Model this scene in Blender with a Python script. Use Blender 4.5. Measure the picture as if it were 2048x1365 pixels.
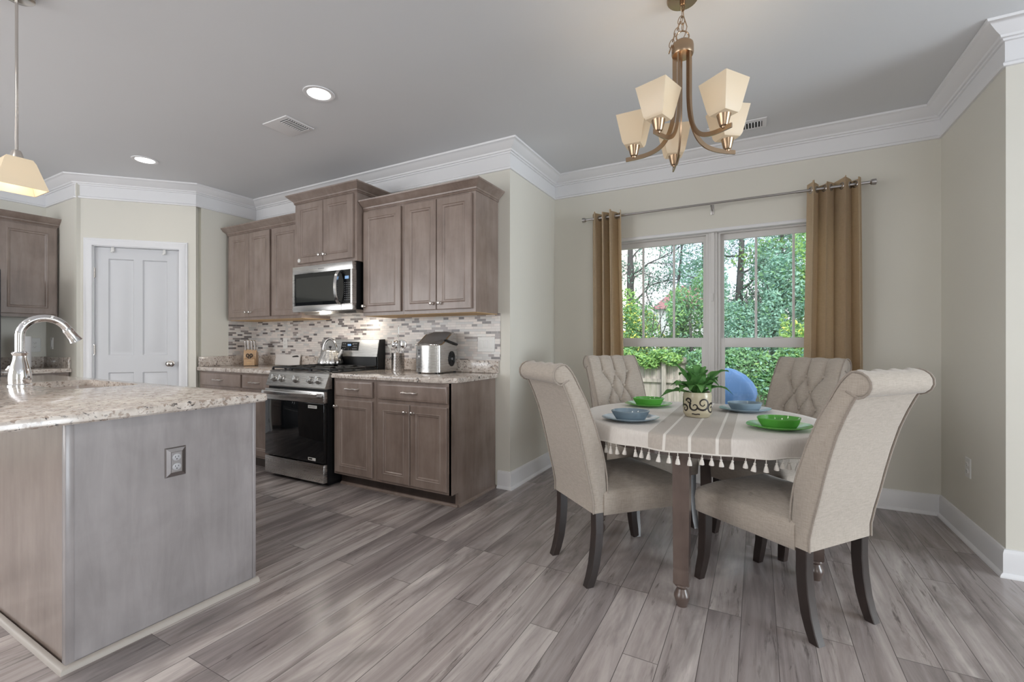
import bpy, bmesh, math, random
from mathutils import Matrix, Vector
PI = math.pi
rnd = random.Random(7)
for o in list(bpy.data.objects): bpy.data.objects.remove(o)
S = bpy.context.scene
COL = S.collection

# ------------------------------------------------------------------ camera
cd = bpy.data.cameras.new('camera'); cam = bpy.data.objects.new('camera', cd); COL.objects.link(cam)
cam.location = (0, 0, 1.165); cam.rotation_euler = (PI/2, 0, math.radians(28.38))
cd.sensor_width = 36; cd.lens = 908.6/2048*36; cd.shift_y = 0.0009; cd.clip_start = 0.05; cd.clip_end = 200
S.camera = cam
# ------------------------------------------------------------------ view, world, lights
S.view_settings.view_transform = 'Standard'; S.view_settings.look = 'None'
S.view_settings.gamma = 1; S.view_settings.use_curve_mapping = False
S.view_settings.exposure = 0.24
S.cycles.use_denoising = True
S.cycles.max_bounces = 8; S.cycles.diffuse_bounces = 5; S.cycles.glossy_bounces = 4; S.cycles.transparent_max_bounces = 12
S.cycles.sample_clamp_indirect = 6
W = bpy.data.worlds.new('sky'); S.world = W; W.use_nodes = True
nt = W.node_tree; nt.nodes.clear()
wo = nt.nodes.new('ShaderNodeOutputWorld'); bg = nt.nodes.new('ShaderNodeBackground')
tc = nt.nodes.new('ShaderNodeTexCoord'); nz = nt.nodes.new('ShaderNodeTexNoise'); cr = nt.nodes.new('ShaderNodeValToRGB')
nz.inputs['Scale'].default_value = 3.0; nz.inputs['Detail'].default_value = 5
cr.color_ramp.elements[0].position = .38; cr.color_ramp.elements[0].color = (.62, .76, .95, 1)
cr.color_ramp.elements[1].position = .62; cr.color_ramp.elements[1].color = (1, .93, .88, 1)
nt.links.new(tc.outputs['Generated'], nz.inputs['Vector']); nt.links.new(nz.outputs['Fac'], cr.inputs['Fac'])
nt.links.new(cr.outputs['Color'], bg.inputs['Color']); nt.links.new(bg.outputs['Background'], wo.inputs['Surface'])
bg.inputs['Strength'].default_value = 1.6
def sun(name, az, el, power, angle, col):
    l = bpy.data.lights.new(name, 'SUN'); l.energy = power; l.angle = math.radians(angle); l.color = col
    o = bpy.data.objects.new(name, l); COL.objects.link(o)
    d = Vector((math.cos(math.radians(az))*math.cos(math.radians(el)), math.sin(math.radians(az))*math.cos(math.radians(el)), math.sin(math.radians(el))))
    o.rotation_euler = d.to_track_quat('Z', 'Y').to_euler(); o.location = (3, -3, 12)
sun('sun', -62, 48, 3.4, 12, (1, .97, .9))
def area(name, loc, rot, sx, sy, power, col):
    l = bpy.data.lights.new(name, 'AREA'); l.shape = 'RECTANGLE'; l.size = sx; l.size_y = sy; l.energy = power; l.color = col
    o = bpy.data.objects.new(name, l); COL.objects.link(o); o.location = loc; o.rotation_euler = rot
# daylight arriving through the patio doors and windows of the open living room behind the camera
area('daylight_patio_doors', (6.62, 1.35, 1.25), (PI/2, 0, PI/2), 2.9, 2.1, 215, (.84, .93, 1))
area('daylight_back_window', (-4.9, -4.40, 1.45), (PI/2, 0, 0), 2.5, 1.85, 68, (.96, .98, 1))
area('daylight_back_window', (2.8, -4.40, 1.45), (PI/2, 0, 0), 2.1, 1.85, 24, (.96, .98, 1))
area('daylight_side_window', (-6.36, -2.2, 1.45), (PI/2, 0, -PI/2), 3.1, 1.85, 50, (1, .97, .93))

# ------------------------------------------------------------------ material helpers
def srgb(r, g, b): return tuple(((c/255)/12.92 if c/255 <= .04045 else ((c/255+.055)/1.055)**2.4) for c in (r, g, b)) + (1,)
MATS = {}
class Mat:
    def __init__(s, name):
        s.m = bpy.data.materials.new(name); s.m.use_nodes = True; s.t = s.m.node_tree
        s.p = s.t.nodes['Principled BSDF']; s.out = s.t.nodes['Material Output']; MATS[name] = s.m
    def n(s, typ, **kw):
        nd = s.t.nodes.new('ShaderNode'+typ)
        for k, v in kw.items():
            if k.startswith('_'): setattr(nd, k[1:], v)
            else:
                key = k.replace('__', ' ')
                nd.inputs[int(key[1:]) if key[0] == 'i' and key[1:].isdigit() else key].default_value = v
        return nd
    def l(s, a, b): s.t.links.new(a, b)
    def set(s, **kw):
        for k, v in kw.items(): s.p.inputs[k.replace('__', ' ')].default_value = v
        return s
    def ramp(s, fac, stops, interp='LINEAR'):
        r = s.n('ValToRGB'); r.color_ramp.interpolation = interp
        e = r.color_ramp.elements
        while len(e) < len(stops): e.new(.5)
        for i, (p, c) in enumerate(stops): e[i].position = p; e[i].color = c
        s.l(fac, r.inputs['Fac']); return r.outputs['Color']
    def mapping(s, src, scale=(1, 1, 1), loc=(0, 0, 0)):
        mp = s.n('Mapping'); mp.inputs['Scale'].default_value = scale; mp.inputs['Location'].default_value = loc
        s.l(src, mp.inputs['Vector']); return mp.outputs['Vector']
    def pos(s): return s.n('NewGeometry').outputs['Position']
    def objc(s): return s.n('TexCoord').outputs['Object']
    def noise(s, vec, scale, detail=4, rough=.5, dist=0):
        n = s.n('TexNoise', Scale=scale, Detail=detail, Roughness=rough, Distortion=dist); s.l(vec, n.inputs['Vector']); return n.outputs['Fac']
    def mix(s, fac, a, b, mode='MIX'):
        m = s.n('Mix', _data_type='RGBA', _blend_type=mode)
        for sock, v in ((m.inputs[0], fac), (m.inputs[6], a), (m.inputs[7], b)):
            if hasattr(v, 'is_linked'): s.l(v, sock)
            else: sock.default_value = v
        return m.outputs[2]
    def math(s, op, a, b=0.0, clamp=False):
        m = s.n('Math', _operation=op, _use_clamp=clamp)
        for sock, v in ((m.inputs[0], a), (m.inputs[1], b)):
            if hasattr(v, 'is_linked'): s.l(v, sock)
            else: sock.default_value = v
        return m.outputs[0]
    def color(s, c): s.l(c, s.p.inputs['Base Color']); return s
    def bump(s, h, strength=.3, dist=.01):
        b = s.n('Bump', Strength=strength, Distance=dist); s.l(h, b.inputs['Height']); s.l(b.outputs['Normal'], s.p.inputs['Normal']); return s
def plain(name, c, rough=.5, metal=0, **kw):
    m = Mat(name).set(Roughness=rough, Metallic=metal, **kw); m.p.inputs['Base Color'].default_value = c
    v = m.noise(m.objc(), 14, 3); d = m.mix(1.0, c, m.ramp(v, [(0, (.96, .96, .96, 1)), (1, (1, 1, 1, 1))]), 'MULTIPLY'); m.color(d)
    return m.m

def paint(name, c, rough, bumpy=.05):
    m = Mat(name).set(Roughness=rough); v = m.noise(m.pos(), 2.2, 4)
    m.color(m.mix(v, tuple(x*.975 for x in c[:3])+(1,), c)); m.bump(m.noise(m.pos(), 260, 3), bumpy, .002); return m.m
wall_m = paint('wall_paint_cream', srgb(223, 220, 210), .62)
ceil_m = paint('ceiling_paint', srgb(224, 226, 229), .85)
trim_m = paint('trim_paint_white', srgb(234, 234, 236), .38, .02)
door_m = paint('door_paint_white', srgb(212, 213, 216), .4, .02)
vinyl_m = paint('window_vinyl', srgb(226, 224, 222), .4, .01)

def floor_material():
    m = Mat('grey_plank_floor').set(Roughness=.3)
    p = m.pos(); sep = m.n('SeparateXYZ'); m.l(p, sep.inputs[0])
    cmb = m.n('CombineXYZ'); m.l(sep.outputs['Y'], cmb.inputs[0]); m.l(sep.outputs['X'], cmb.inputs[1])
    br = m.n('TexBrick', Scale=1.0, Mortar__Size=.0016, Mortar__Smooth=.4, Bias=0.0, Brick__Width=1.24, Row__Height=.128, _offset=.37, _offset_frequency=3)
    br.inputs['Color1'].default_value = (0, 0, 0, 1); br.inputs['Color2'].default_value = (1, 1, 1, 1); br.inputs['Mortar'].default_value = (.5, .5, .5, 1)
    m.l(m.mapping(cmb.outputs[0], (1, 1, 1), (.33, .06, 0)), br.inputs['Vector'])
    pid = br.outputs['Color']; seam = br.outputs['Fac']
    # the grain shifts from plank to plank
    sh = m.n('VectorMath', _operation='MULTIPLY'); m.l(pid, sh.inputs[0]); sh.inputs[1].default_value = (37, 53, 11)
    ad = m.n('VectorMath', _operation='ADD'); m.l(m.mapping(p, (1, .085, 1)), ad.inputs[0]); m.l(sh.outputs[0], ad.inputs[1]); v = ad.outputs[0]
    ad2 = m.n('VectorMath', _operation='ADD'); m.l(m.mapping(p, (1, .3, 1)), ad2.inputs[0]); m.l(sh.outputs[0], ad2.inputs[1]); v2 = ad2.outputs[0]
    g1 = m.noise(v, 9, 6, .62, .9); g2 = m.noise(v, 46, 5, .7, .4); bl = m.noise(v2, 5.5, 4, .6, .6); kn = m.noise(v2, 13, 3, .5, 1.4)
    base = m.ramp(g1, [(.24, srgb(114, 106, 104)), (.42, srgb(154, 145, 143)), (.58, srgb(182, 174, 171)), (.76, srgb(216, 209, 205))])
    tone = m.ramp(pid, [(0, (.74, .73, .74, 1)), (.5, (.95, .94, .94, 1)), (1, (1.14, 1.13, 1.12, 1))])
    c = m.mix(1, base, tone, 'MULTIPLY')
    c = m.mix(m.math('MULTIPLY', m.ramp(bl, [(.5, (0, 0, 0, 1)), (.72, (1, 1, 1, 1))]), .75), c, srgb(116, 109, 108))
    streak = m.ramp(g2, [(.32, (1, 1, 1, 1)), (.45, (0, 0, 0, 1))]); gate = m.ramp(m.noise(v2, 4.2, 3, .5, .8), [(.42, (0, 0, 0, 1)), (.6, (1, 1, 1, 1))])
    c = m.mix(m.math('MULTIPLY', m.math('MULTIPLY', streak, gate), .72), c, srgb(74, 66, 64))
    c = m.mix(m.math('MULTIPLY', m.ramp(kn, [(.70, (0, 0, 0, 1)), (.78, (1, 1, 1, 1))]), .75), c, srgb(62, 54, 52))
    c = m.mix(m.math('MULTIPLY', seam, .75), c, srgb(58, 53, 52)); m.color(c)
    r = m.n('MapRange', i3=.13, i4=.32); m.l(g1, r.inputs[0]); m.l(r.outputs[0], m.p.inputs['Roughness'])
    scr = m.noise(m.mapping(p, (22, 1.1, 1)), 1.0, 2, .5, .2)
    h = m.math('SUBTRACT', m.math('ADD', m.math('MULTIPLY', g2, .25), m.math('MULTIPLY', scr, .55)), m.math('MULTIPLY', seam, .9))
    m.bump(h, .22, .006); return m.m
floor_m = floor_material()

def wood(name, dark, mid, light, rough=.34, vert=True, coat=.4):
    m = Mat(name).set(Roughness=rough, Coat__Weight=coat, Coat__Roughness=.16)
    v = m.mapping(m.pos(), (5, 5, .7) if vert else (.7, 5, 5)); a = m.noise(v, 3.2, 6, .6, .5); b = m.noise(m.mapping(m.pos(), (1.1, 1.1, 1)), 4.5, 4, .55, .3)
    c = m.ramp(m.math('ADD', m.math('MULTIPLY', a, .5), m.math('MULTIPLY', b, .5)), [(.3, dark), (.5, mid), (.7, light)]); m.color(c)
    m.bump(m.noise(m.mapping(m.pos(), (40, 40, 2.2)), 2, 3), .04, .002); return m.m
cab_m = wood('stained_maple', srgb(116, 100, 91), srgb(138, 122, 113), srgb(155, 140, 131))
island_sheen_m = wood('island_panel_wood_sheen', srgb(126, 120, 120), srgb(146, 140, 140), srgb(162, 156, 156), .42)  # cabinet wood greyed for the end panel: window reflection put into its colour
raw_m = wood('unfinished_birch', srgb(196, 160, 112), srgb(208, 174, 126), srgb(218, 186, 140), .6, False, 0)
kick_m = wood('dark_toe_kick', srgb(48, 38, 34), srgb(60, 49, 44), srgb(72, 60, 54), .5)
esp_m = wood('espresso_leg_wood', srgb(30, 23, 21), srgb(42, 32, 29), srgb(56, 43, 38), .3)
tab_m = wood('walnut_table_wood', srgb(74, 62, 57), srgb(94, 80, 74), srgb(110, 94, 86), .28)
block_m = wood('knife_block_wood', srgb(168, 135, 100), srgb(186, 152, 116), srgb(200, 168, 132), .45)

def granite():
    m = Mat('speckled_granite').set(Roughness=.12)
    p = m.pos(); a = m.noise(p, 20, 5, .6, .4); f = m.noise(p, 95, 4, .6, .4); b = m.noise(p, 9, 3)
    c = m.ramp(a, [(.3, srgb(176, 164, 155)), (.5, srgb(203, 193, 184)), (.7, srgb(222, 214, 206))])
    c = m.mix(m.ramp(m.noise(p, 52, 3, .5), [(.57, (0, 0, 0, 1)), (.63, (1, 1, 1, 1))]), c, srgb(160, 144, 132))
    c = m.mix(m.ramp(f, [(.30, (1, 1, 1, 1)), (.375, (0, 0, 0, 1))]), c, srgb(92, 84, 80))
    gate = m.ramp(b, [(.44, (0, 0, 0, 1)), (.58, (1, 1, 1, 1))])
    c = m.mix(m.math('MULTIPLY', m.ramp(m.noise(p, 60, 2, .5, .6), [(.34, (1, 1, 1, 1)), (.40, (0, 0, 0, 1))]), gate), c, srgb(66, 62, 62))
    m.color(c); return m.m
gran_m = granite()

def mosaic():
    m = Mat('mosaic_tile').set(Roughness=.22)
    sep = m.n('SeparateXYZ'); m.l(m.pos(), sep.inputs[0])
    cmb = m.n('CombineXYZ'); m.l(m.math('ADD', sep.outputs['X'], sep.outputs['Y']), cmb.inputs[0]); m.l(sep.outputs['Z'], cmb.inputs[1])
    br = m.n('TexBrick', Scale=1.0, Mortar__Size=.0009, Mortar__Smooth=.2, Bias=0.0, Brick__Width=.086, Row__Height=.0205, _offset=.43, _offset_frequency=2, _squash=.62, _squash_frequency=3)
    br.inputs['Color1'].default_value = (0, 0, 0, 1); br.inputs['Color2'].default_value = (1, 1, 1, 1); br.inputs['Mortar'].default_value = (.45, .45, .45, 1)
    m.l(cmb.outputs[0], br.inputs['Vector']); i = br.outputs['Color']
    c = m.ramp(i, [(0, srgb(214, 208, 203)), (.25, srgb(198, 196, 194)), (.45, srgb(222, 214, 208)), (.62, srgb(205, 196, 192)), (.72, srgb(150, 142, 140)), (.80, srgb(112, 106, 106)), (.90, srgb(132, 126, 124)), (.95, srgb(216, 214, 210))], 'CONSTANT')
    c = m.mix(br.outputs['Fac'], c, srgb(190, 184, 180)); m.color(c)
    m.bump(m.math('MULTIPLY', br.outputs['Fac'], -1.0), .4, .002); return m.m
tile_m = mosaic()

def metal(name, c, rough, brush=None, metallic=1):
    m = Mat(name).set(Roughness=rough, Metallic=metallic); m.p.inputs['Base Color'].default_value = c
    if brush:
        n = m.noise(m.mapping(m.objc(), brush), 1, 4); r = m.n('MapRange', i3=rough*.75, i4=rough*1.35); m.l(n, r.inputs[0]); m.l(r.outputs[0], m.p.inputs['Roughness'])
        m.color(m.mix(n, tuple(x*.88 for x in c[:3])+(1,), c))
    return m.m
steel_m = metal('brushed_stainless', (.60, .59, .575, 1), .27, (4, 4, 300))
steelv_m = metal('polished_stainless', (.68, .67, .66, 1), .17, (200, 200, 3))
chrome_m = metal('chrome', (.86, .86, .87, 1), .06)
nickel_m = metal('satin_nickel', (.66, .62, .58, 1), .24)
pull_m = metal('pale_nickel_pull', (.78, .73, .69, 1), .3)
bronze_m = metal('antique_brass', (.42, .30, .20, 1), .27)
rod_m = metal('brushed_rod', (.45, .43, .42, 1), .32)
black_m = plain('black_enamel', srgb(20, 21, 23), .3)
iron_m = plain('cast_iron', srgb(34, 34, 35), .5)
glassblk_m = plain('black_oven_glass', (.006, .007, .008, 1), .04)
mwglass_m = plain('microwave_window', srgb(52, 54, 52), .08)
dark_m = plain('dark_gap', srgb(16, 15, 15), .7)
white_m = plain('white_plastic', srgb(226, 225, 222), .35)
greyp_m = plain('grey_plastic', srgb(120, 120, 122), .4)
fridge_m = plain('fridge_dark_steel', srgb(74, 76, 80), .35, .6)
paper_m = plain('paper_towel', srgb(236, 236, 238), .9)
chop_m = plain('white_cutting_board', srgb(222, 218, 214), .5)
green_m = plain('green_glaze', srgb(92, 166, 70), .12)
blue_m = plain('slate_blue_glaze', srgb(138, 158, 172), .14)
teal_m = plain('teal_glass', srgb(150, 190, 190), .15)
soil_m = plain('potting_soil', srgb(40, 32, 26), .9)
cream_m = plain('cream_glaze', srgb(196, 186, 160), .22)
scroll_m = plain('dark_scroll_cutout', srgb(30, 22, 16), .4)
concrete_m = plain('patio_concrete', srgb(170, 168, 164), .85)
grass_m = plain('lawn', srgb(96, 120, 70), .95)
cover_m = plain('blue_vinyl_cover', srgb(94, 136, 190), .55)
roof_m = plain('red_shingles', srgb(150, 108, 112), .9)
siding_m = plain('pale_siding', srgb(200, 202, 206), .8)
bark_m = plain('bark', srgb(84, 82, 84), .9)
disp_m = Mat('blue_display'); disp_m.set(Roughness=.2); disp_m.p.inputs['Base Color'].default_value = srgb(60, 80, 110)
disp_m.p.inputs['Emission Color'].default_value = srgb(150, 190, 235); disp_m.p.inputs['Emission Strength'].default_value = .6; disp_m = disp_m.m

def fabric(name, a, b, scale=1.0, dirs=((30, 30, 320), (320, 320, 30))):
    m = Mat(name).set(Roughness=.9, Sheen__Weight=.25, Sheen__Roughness=.5)
    w1 = m.noise(m.mapping(m.objc(), tuple(x*scale for x in dirs[0])), 1, 3, .6); w2 = m.noise(m.mapping(m.objc(), tuple(x*scale for x in dirs[1])), 1, 3, .6)
    w = m.math('ADD', m.math('MULTIPLY', w1, .55), m.math('MULTIPLY', w2, .45)); m.color(m.ramp(w, [(.32, a), (.66, b)])); m.bump(w, .25, .002); return m.m
linen_m = fabric('oatmeal_linen', srgb(160, 149, 137), srgb(186, 176, 165))
pipe_m = fabric('linen_piping', srgb(146, 136, 126), srgb(168, 158, 148))
curt_m = fabric('tan_curtain_cloth', srgb(214, 192, 160), srgb(229, 209, 178))
lining_m = fabric('curtain_grey_hem', srgb(150, 150, 150), srgb(168, 168, 166))
def cloth_material():
    m = Mat('striped_tablecloth').set(Roughness=.9, Sheen__Weight=.2)
    o = m.objc(); sep = m.n('SeparateXYZ'); m.l(o, sep.inputs[0]); x = sep.outputs['X']
    w = m.math('ADD', m.math('MULTIPLY', m.noise(m.mapping(o, (300, 40, 40)), 1, 3), .5), m.math('MULTIPLY', m.noise(m.mapping(o, (40, 300, 40)), 1, 3), .5))
    base = m.ramp(w, [(.3, srgb(212, 205, 198)), (.7, srgb(226, 220, 214))]); grey = m.ramp(w, [(.3, srgb(172, 163, 154)), (.7, srgb(190, 181, 172))])
    def band(a, b): return m.math('MULTIPLY', m.math('GREATER_THAN', x, a), m.math('LESS_THAN', x, b))
    c = m.mix(band(-.136, .198), base, grey)
    for s in (-.064, .040, .146): c = m.mix(band(s-.006, s+.006), c, srgb(224, 219, 212))
    m.color(c); m.bump(w, .2, .002); return m.m
cloth_m = cloth_material()
tassel_m = fabric('cotton_tassel', srgb(212, 206, 198), srgb(228, 223, 216))

def shade_material():
    m = Mat('frosted_amber_glass'); t = m.t
    d = m.n('BsdfDiffuse', Color=srgb(206, 192, 168)); tr = m.n('BsdfTranslucent', Color=(1, .88, .70, 1)); gl = m.n('BsdfGlossy', Color=(1, 1, 1, 1), Roughness=.25)
    em = m.n('Emission', Color=(1, .82, .60, 1), Strength=.12); mx = m.n('MixShader', Fac=.10); m.l(d.outputs[0], mx.inputs[1]); m.l(tr.outputs[0], mx.inputs[2])
    m2 = m.n('MixShader', Fac=.04); m.l(mx.outputs[0], m2.inputs[1]); m.l(gl.outputs[0], m2.inputs[2])
    ad = m.n('AddShader'); m.l(m2.outputs[0], ad.inputs[0]); m.l(em.outputs[0], ad.inputs[1]); m.l(ad.outputs[0], m.out.inputs['Surface']); return m.m
shade_m = shade_material()
def emis(name, c, s):
    m = Mat(name); e = m.n('Emission', Color=c, Strength=s); m.l(e.outputs[0], m.out.inputs['Surface']); return m.m
can_m = emis('led_disc', (1, .985, .96, 1), 3.0)
bulb_m = emis('lamp_bulb', (1, .82, .56, 1), 4.0)
def pane_material():
    m = Mat('window_glass'); tr = m.n('BsdfTransparent', Color=(.97, .985, .98, 1)); gl = m.n('BsdfGlossy', Color=(1, 1, 1, 1), Roughness=.0)
    f = m.n('Fresnel', IOR=1.5); k = m.math('MULTIPLY', f.outputs[0], .8)
    mx = m.n('MixShader'); m.l(k, mx.inputs[0]); m.l(tr.outputs[0], mx.inputs[1]); m.l(gl.outputs[0], mx.inputs[2]); m.l(mx.outputs[0], m.out.inputs['Surface']); return m.m
pane_m = pane_material()
def leafmat(name, a, b, trans=.35):
    m = Mat(name); n = m.noise(m.objc(), 3.1, 3); n2 = m.noise(m.objc(), 23, 2); f = m.math('ADD', m.math('MULTIPLY', n, .55), m.math('MULTIPLY', n2, .45))
    c = m.ramp(f, [(.34, a), (.64, b)]); d = m.n('BsdfPrincipled', Roughness=.55); tr = m.n('BsdfTranslucent'); m.l(c, d.inputs['Base Color']); m.l(c, tr.inputs['Color'])
    mx = m.n('MixShader', Fac=trans); m.l(d.outputs[0], mx.inputs[1]); m.l(tr.outputs[0], mx.inputs[2]); m.l(mx.outputs[0], m.out.inputs['Surface']); return m.m
leaf_a = leafmat('leaf_light_green', srgb(110, 160, 84), srgb(176, 212, 128)); leaf_b = leafmat('leaf_mid_green', srgb(84, 136, 88), srgb(150, 196, 142))
leaf_c = leafmat('leaf_blue_green', srgb(108, 160, 144), srgb(178, 218, 200)); leaf_d = leafmat('leaf_dark_green', srgb(76, 114, 100), srgb(140, 180, 160))
leaf_y = leafmat('leaf_yellow', srgb(206, 210, 84), srgb(236, 232, 130)); fern_m = leafmat('fern_frond_green', srgb(84, 146, 78), srgb(150, 202, 126), .25)
def fence_material():
    m = Mat('weathered_fence_boards').set(Roughness=.9); v = m.noise(m.mapping(m.pos(), (9, 9, .8)), 2, 5, .6, .4); big = m.noise(m.mapping(m.pos(), (3.6, .1, .1)), 2, 1)
    m.color(m.mix(1, m.ramp(v, [(.25, srgb(128, 122, 118)), (.5, srgb(166, 158, 152)), (.75, srgb(190, 182, 176))]), m.ramp(big, [(.3, (.82, .82, .84, 1)), (.7, (1.06, 1.05, 1.03, 1))]), 'MULTIPLY')); return m.m
fence_m = fence_material()

# ------------------------------------------------------------------ mesh helpers
class B:
    def __init__(s): s.bm = bmesh.new()
    def quad(s, *p):
        return s.bm.faces.new([s.bm.verts.new(q) for q in p])
    def box(s, x0, x1, y0, y1, z0, z1, bev=0, seg=2):
        r = bmesh.ops.create_cube(s.bm, size=1); vs = r['verts']
        for v in vs: v.co = Vector(((x0+x1)/2+v.co.x*(x1-x0), (y0+y1)/2+v.co.y*(y1-y0), (z0+z1)/2+v.co.z*(z1-z0)))
        if bev:
            ed = list({e for v in vs for e in v.link_edges}); bmesh.ops.bevel(s.bm, geom=ed, offset=bev, segments=seg, affect='EDGES', profile=.5)
        return s
    def loft(s, loops, cap0=True, cap1=True, closed=True, wrap=False):
        L = [[s.bm.verts.new(p) for p in lp] for lp in loops]; n = len(L[0]); k = n if closed else n-1
        pairs = list(zip(L, L[1:])) + ([(L[-1], L[0])] if wrap else [])
        for a, b in pairs:
            for i in range(k):
                try: s.bm.faces.new((a[i], a[(i+1) % n], b[(i+1) % n], b[i]))
                except ValueError: pass
        if not wrap:
            if cap0 and closed: s.bm.faces.new(list(reversed(L[0])))
            if cap1 and closed: s.bm.faces.new(L[-1])
        return s
    def lathe(s, prof, cx=0, cy=0, seg=24, sx=1, sy=1, cap0=True, cap1=True):
        return s.loft([[(cx+sx*r*math.cos(2*PI*i/seg), cy+sy*r*math.sin(2*PI*i/seg), z) for i in range(seg)] for r, z in prof], cap0, cap1)
    def tube(s, pts, r, seg=8, closed=False, sect=None, caps=True):
        P = [Vector(p) for p in pts]; n = len(P); rs = r if isinstance(r, (list, tuple)) else [r]*n; loops = []; up = None
        for i in range(n):
            a = P[(i-1) % n] if (closed or i > 0) else P[i]; b = P[(i+1) % n] if (closed or i < n-1) else P[i]
            t = (b-a).normalized()
            if up is None: up = Vector((0, 0, 1)) if abs(t.z) < .9 else Vector((0, 1, 0))
            x = up.cross(t); x = x.normalized() if x.length > 1e-6 else Vector((1, 0, 0)); y = t.cross(x); up = y
            if sect: loops.append([P[i]+x*u*rs[i]+y*v*rs[i] for u, v in sect])
            else: loops.append([P[i]+(x*math.cos(2*PI*k/seg)+y*math.sin(2*PI*k/seg))*rs[i] for k in range(seg)])
        return s.loft(loops, caps, caps, True, closed)
    def cyl(s, p0, p1, r0, r1=None, seg=16):
        return s.tube([p0, p1], [r0, r0 if r1 is None else r1], seg)
    def sweep(s, prof, path, cap=True):
        # prof: (offset to the right of the path, z); path: xy points, mitred
        n = len(path); loops = []
        for i in range(n):
            p = Vector(path[i]); a = (p-Vector(path[i-1])).normalized() if i > 0 else None; b = (Vector(path[i+1])-p).normalized() if i < n-1 else None
            a = a or b; b = b or a; na = Vector((a.y, -a.x)); nb = Vector((b.y, -b.x)); m = (na+nb).normalized(); k = 1/max(.2, m.dot(na))
            loops.append([(p.x+m.x*o*k, p.y+m.y*o*k, z) for o, z in prof])
        L = [[s.bm.verts.new(q) for q in lp] for lp in loops]; c = len(prof)
        for u, v in zip(L, L[1:]):
            for i in range(c):
                s.bm.faces.new((u[i], u[(i+1) % c], v[(i+1) % c], v[i]))
        if cap: s.bm.faces.new(list(reversed(L[0]))); s.bm.faces.new(L[-1])
        return s
    def rings(s, u0, u1, v0, v1, rl, back, M=None):
        # rl: (inset, depth) rings from the rim inwards; depth grows away from the viewer; back: depth of the back face
        loops = [[(u0, v0, back), (u1, v0, back), (u1, v1, back), (u0, v1, back)]]
        for i, d in rl: loops.append([(u0+i, v0+i, d), (u1-i, v0+i, d), (u1-i, v1-i, d), (u0+i, v1-i, d)])
        M = M or Matrix.Identity(4)
        return s.loft([[M @ Vector((p[0], p[2], p[1])) for p in lp] for lp in loops])
    def add(s, other, M):
        other.bm.transform(M); me = bpy.data.meshes.new('tmp'); other.bm.to_mesh(me); s.bm.from_mesh(me); bpy.data.meshes.remove(me); return s

ROOT = {}
def wm(o):
    while o is not None:
        if o.name in ROOT: return ROOT[o.name]
        o = o.parent
    return Matrix.Identity(4)
def obj(name, b, m, parent=None, world=True, smooth=35, label=None):
    bmesh.ops.recalc_face_normals(b.bm, faces=b.bm.faces)
    if parent is not None and world: b.bm.transform(wm(parent).inverted())
    me = bpy.data.meshes.new(name); b.bm.to_mesh(me); b.bm.free()
    me.polygons.foreach_set('use_smooth', [smooth > 0]*len(me.polygons))
    if smooth > 0: me.set_sharp_from_angle(angle=math.radians(smooth))
    for x in (m if isinstance(m, list) else [m]): me.materials.append(x)
    o = bpy.data.objects.new(name, me); COL.objects.link(o)
    if parent is not None: o.parent = parent
    if label: o['label'] = label
    return o
def tag(o, label, cat, group=None, kind=None):
    o['label'] = label; o['category'] = cat
    if group: o['group'] = group
    if kind: o['kind'] = kind
    return o
def thing(name, label, cat, loc=(0, 0, 0), rz=0, group=None, kind=None):
    o = bpy.data.objects.new(name, None); COL.objects.link(o); o.location = loc; o.rotation_euler = (0, 0, rz); o.empty_display_size = .05
    ROOT[o.name] = Matrix.Translation(loc) @ Matrix.Rotation(rz, 4, 'Z')
    return tag(o, label, cat, group, kind)
def dup(root, loc, rz, label):
    r = root.copy(); COL.objects.link(r); r.location = loc; r.rotation_euler = (0, 0, rz); r['label'] = label
    ROOT[r.name] = Matrix.Translation(loc) @ Matrix.Rotation(rz, 4, 'Z')
    for ch in list(root.children):
        c = ch.copy(); COL.objects.link(c); c.parent = r
        for g in list(ch.children):
            d = g.copy(); COL.objects.link(d); d.parent = c
    return r
def struct(name, b, m, label, cat, parent=None, smooth=35):
    o = obj(name, b, m, parent, True, smooth)
    return tag(o, label, cat, kind='structure') if parent is None else o

# ------------------------------------------------------------------ room shell
ZC = 2.743; YK = 3.15; YW = 4.05; XL = -6.39; XN = -1.72; XR = 1.085
struct('floor', B().box(-6.6, 6.8, -4.6, 4.25, -.1, 0), floor_m, 'grey hand-scraped wood plank floor', 'floor')
struct('ceiling', B().box(-6.6, 6.8, -4.6, 4.25, ZC, ZC+.12), ceil_m, 'plain pale grey ceiling', 'ceiling')
struct('wall_kitchen', B().box(-5.11, XN, YK, YK+.12, 0, ZC), wall_m, 'cream wall behind the cooking range', 'wall')
struct('wall_nook_left', B().box(XN-.12, XN, YK+.12, YW, 0, ZC), wall_m, 'short cream wall between kitchen cabinets and window wall', 'wall')
wx0, wx1, wz0, wz1 = -1.24, .575, .56, 2.078
b = B().box(XN-.12, wx0, YW, YW+.16, 0, ZC).box(wx1, XR+.12, YW, YW+.16, 0, ZC).box(wx0, wx1, YW, YW+.16, 0, wz0).box(wx0, wx1, YW, YW+.16, wz1, ZC)
struct('wall_window', b, wall_m, 'cream wall holding the twin window', 'wall')
struct('wall_nook_right', B().box(XR, XR+.12, YK, YW, 0, ZC), wall_m, 'cream side wall of the dining nook with an outlet', 'wall')
struct('wall_right', B().box(XR+.12, 6.8, YK, YK+.12, 0, ZC), wall_m, 'shaded cream wall past the nook corner', 'wall')
struct('wall_pantry_side', B().box(-5.11, -4.99, 2.57, YK, 0, ZC), wall_m, 'cream pantry wall above the granite side splash', 'wall')
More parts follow.
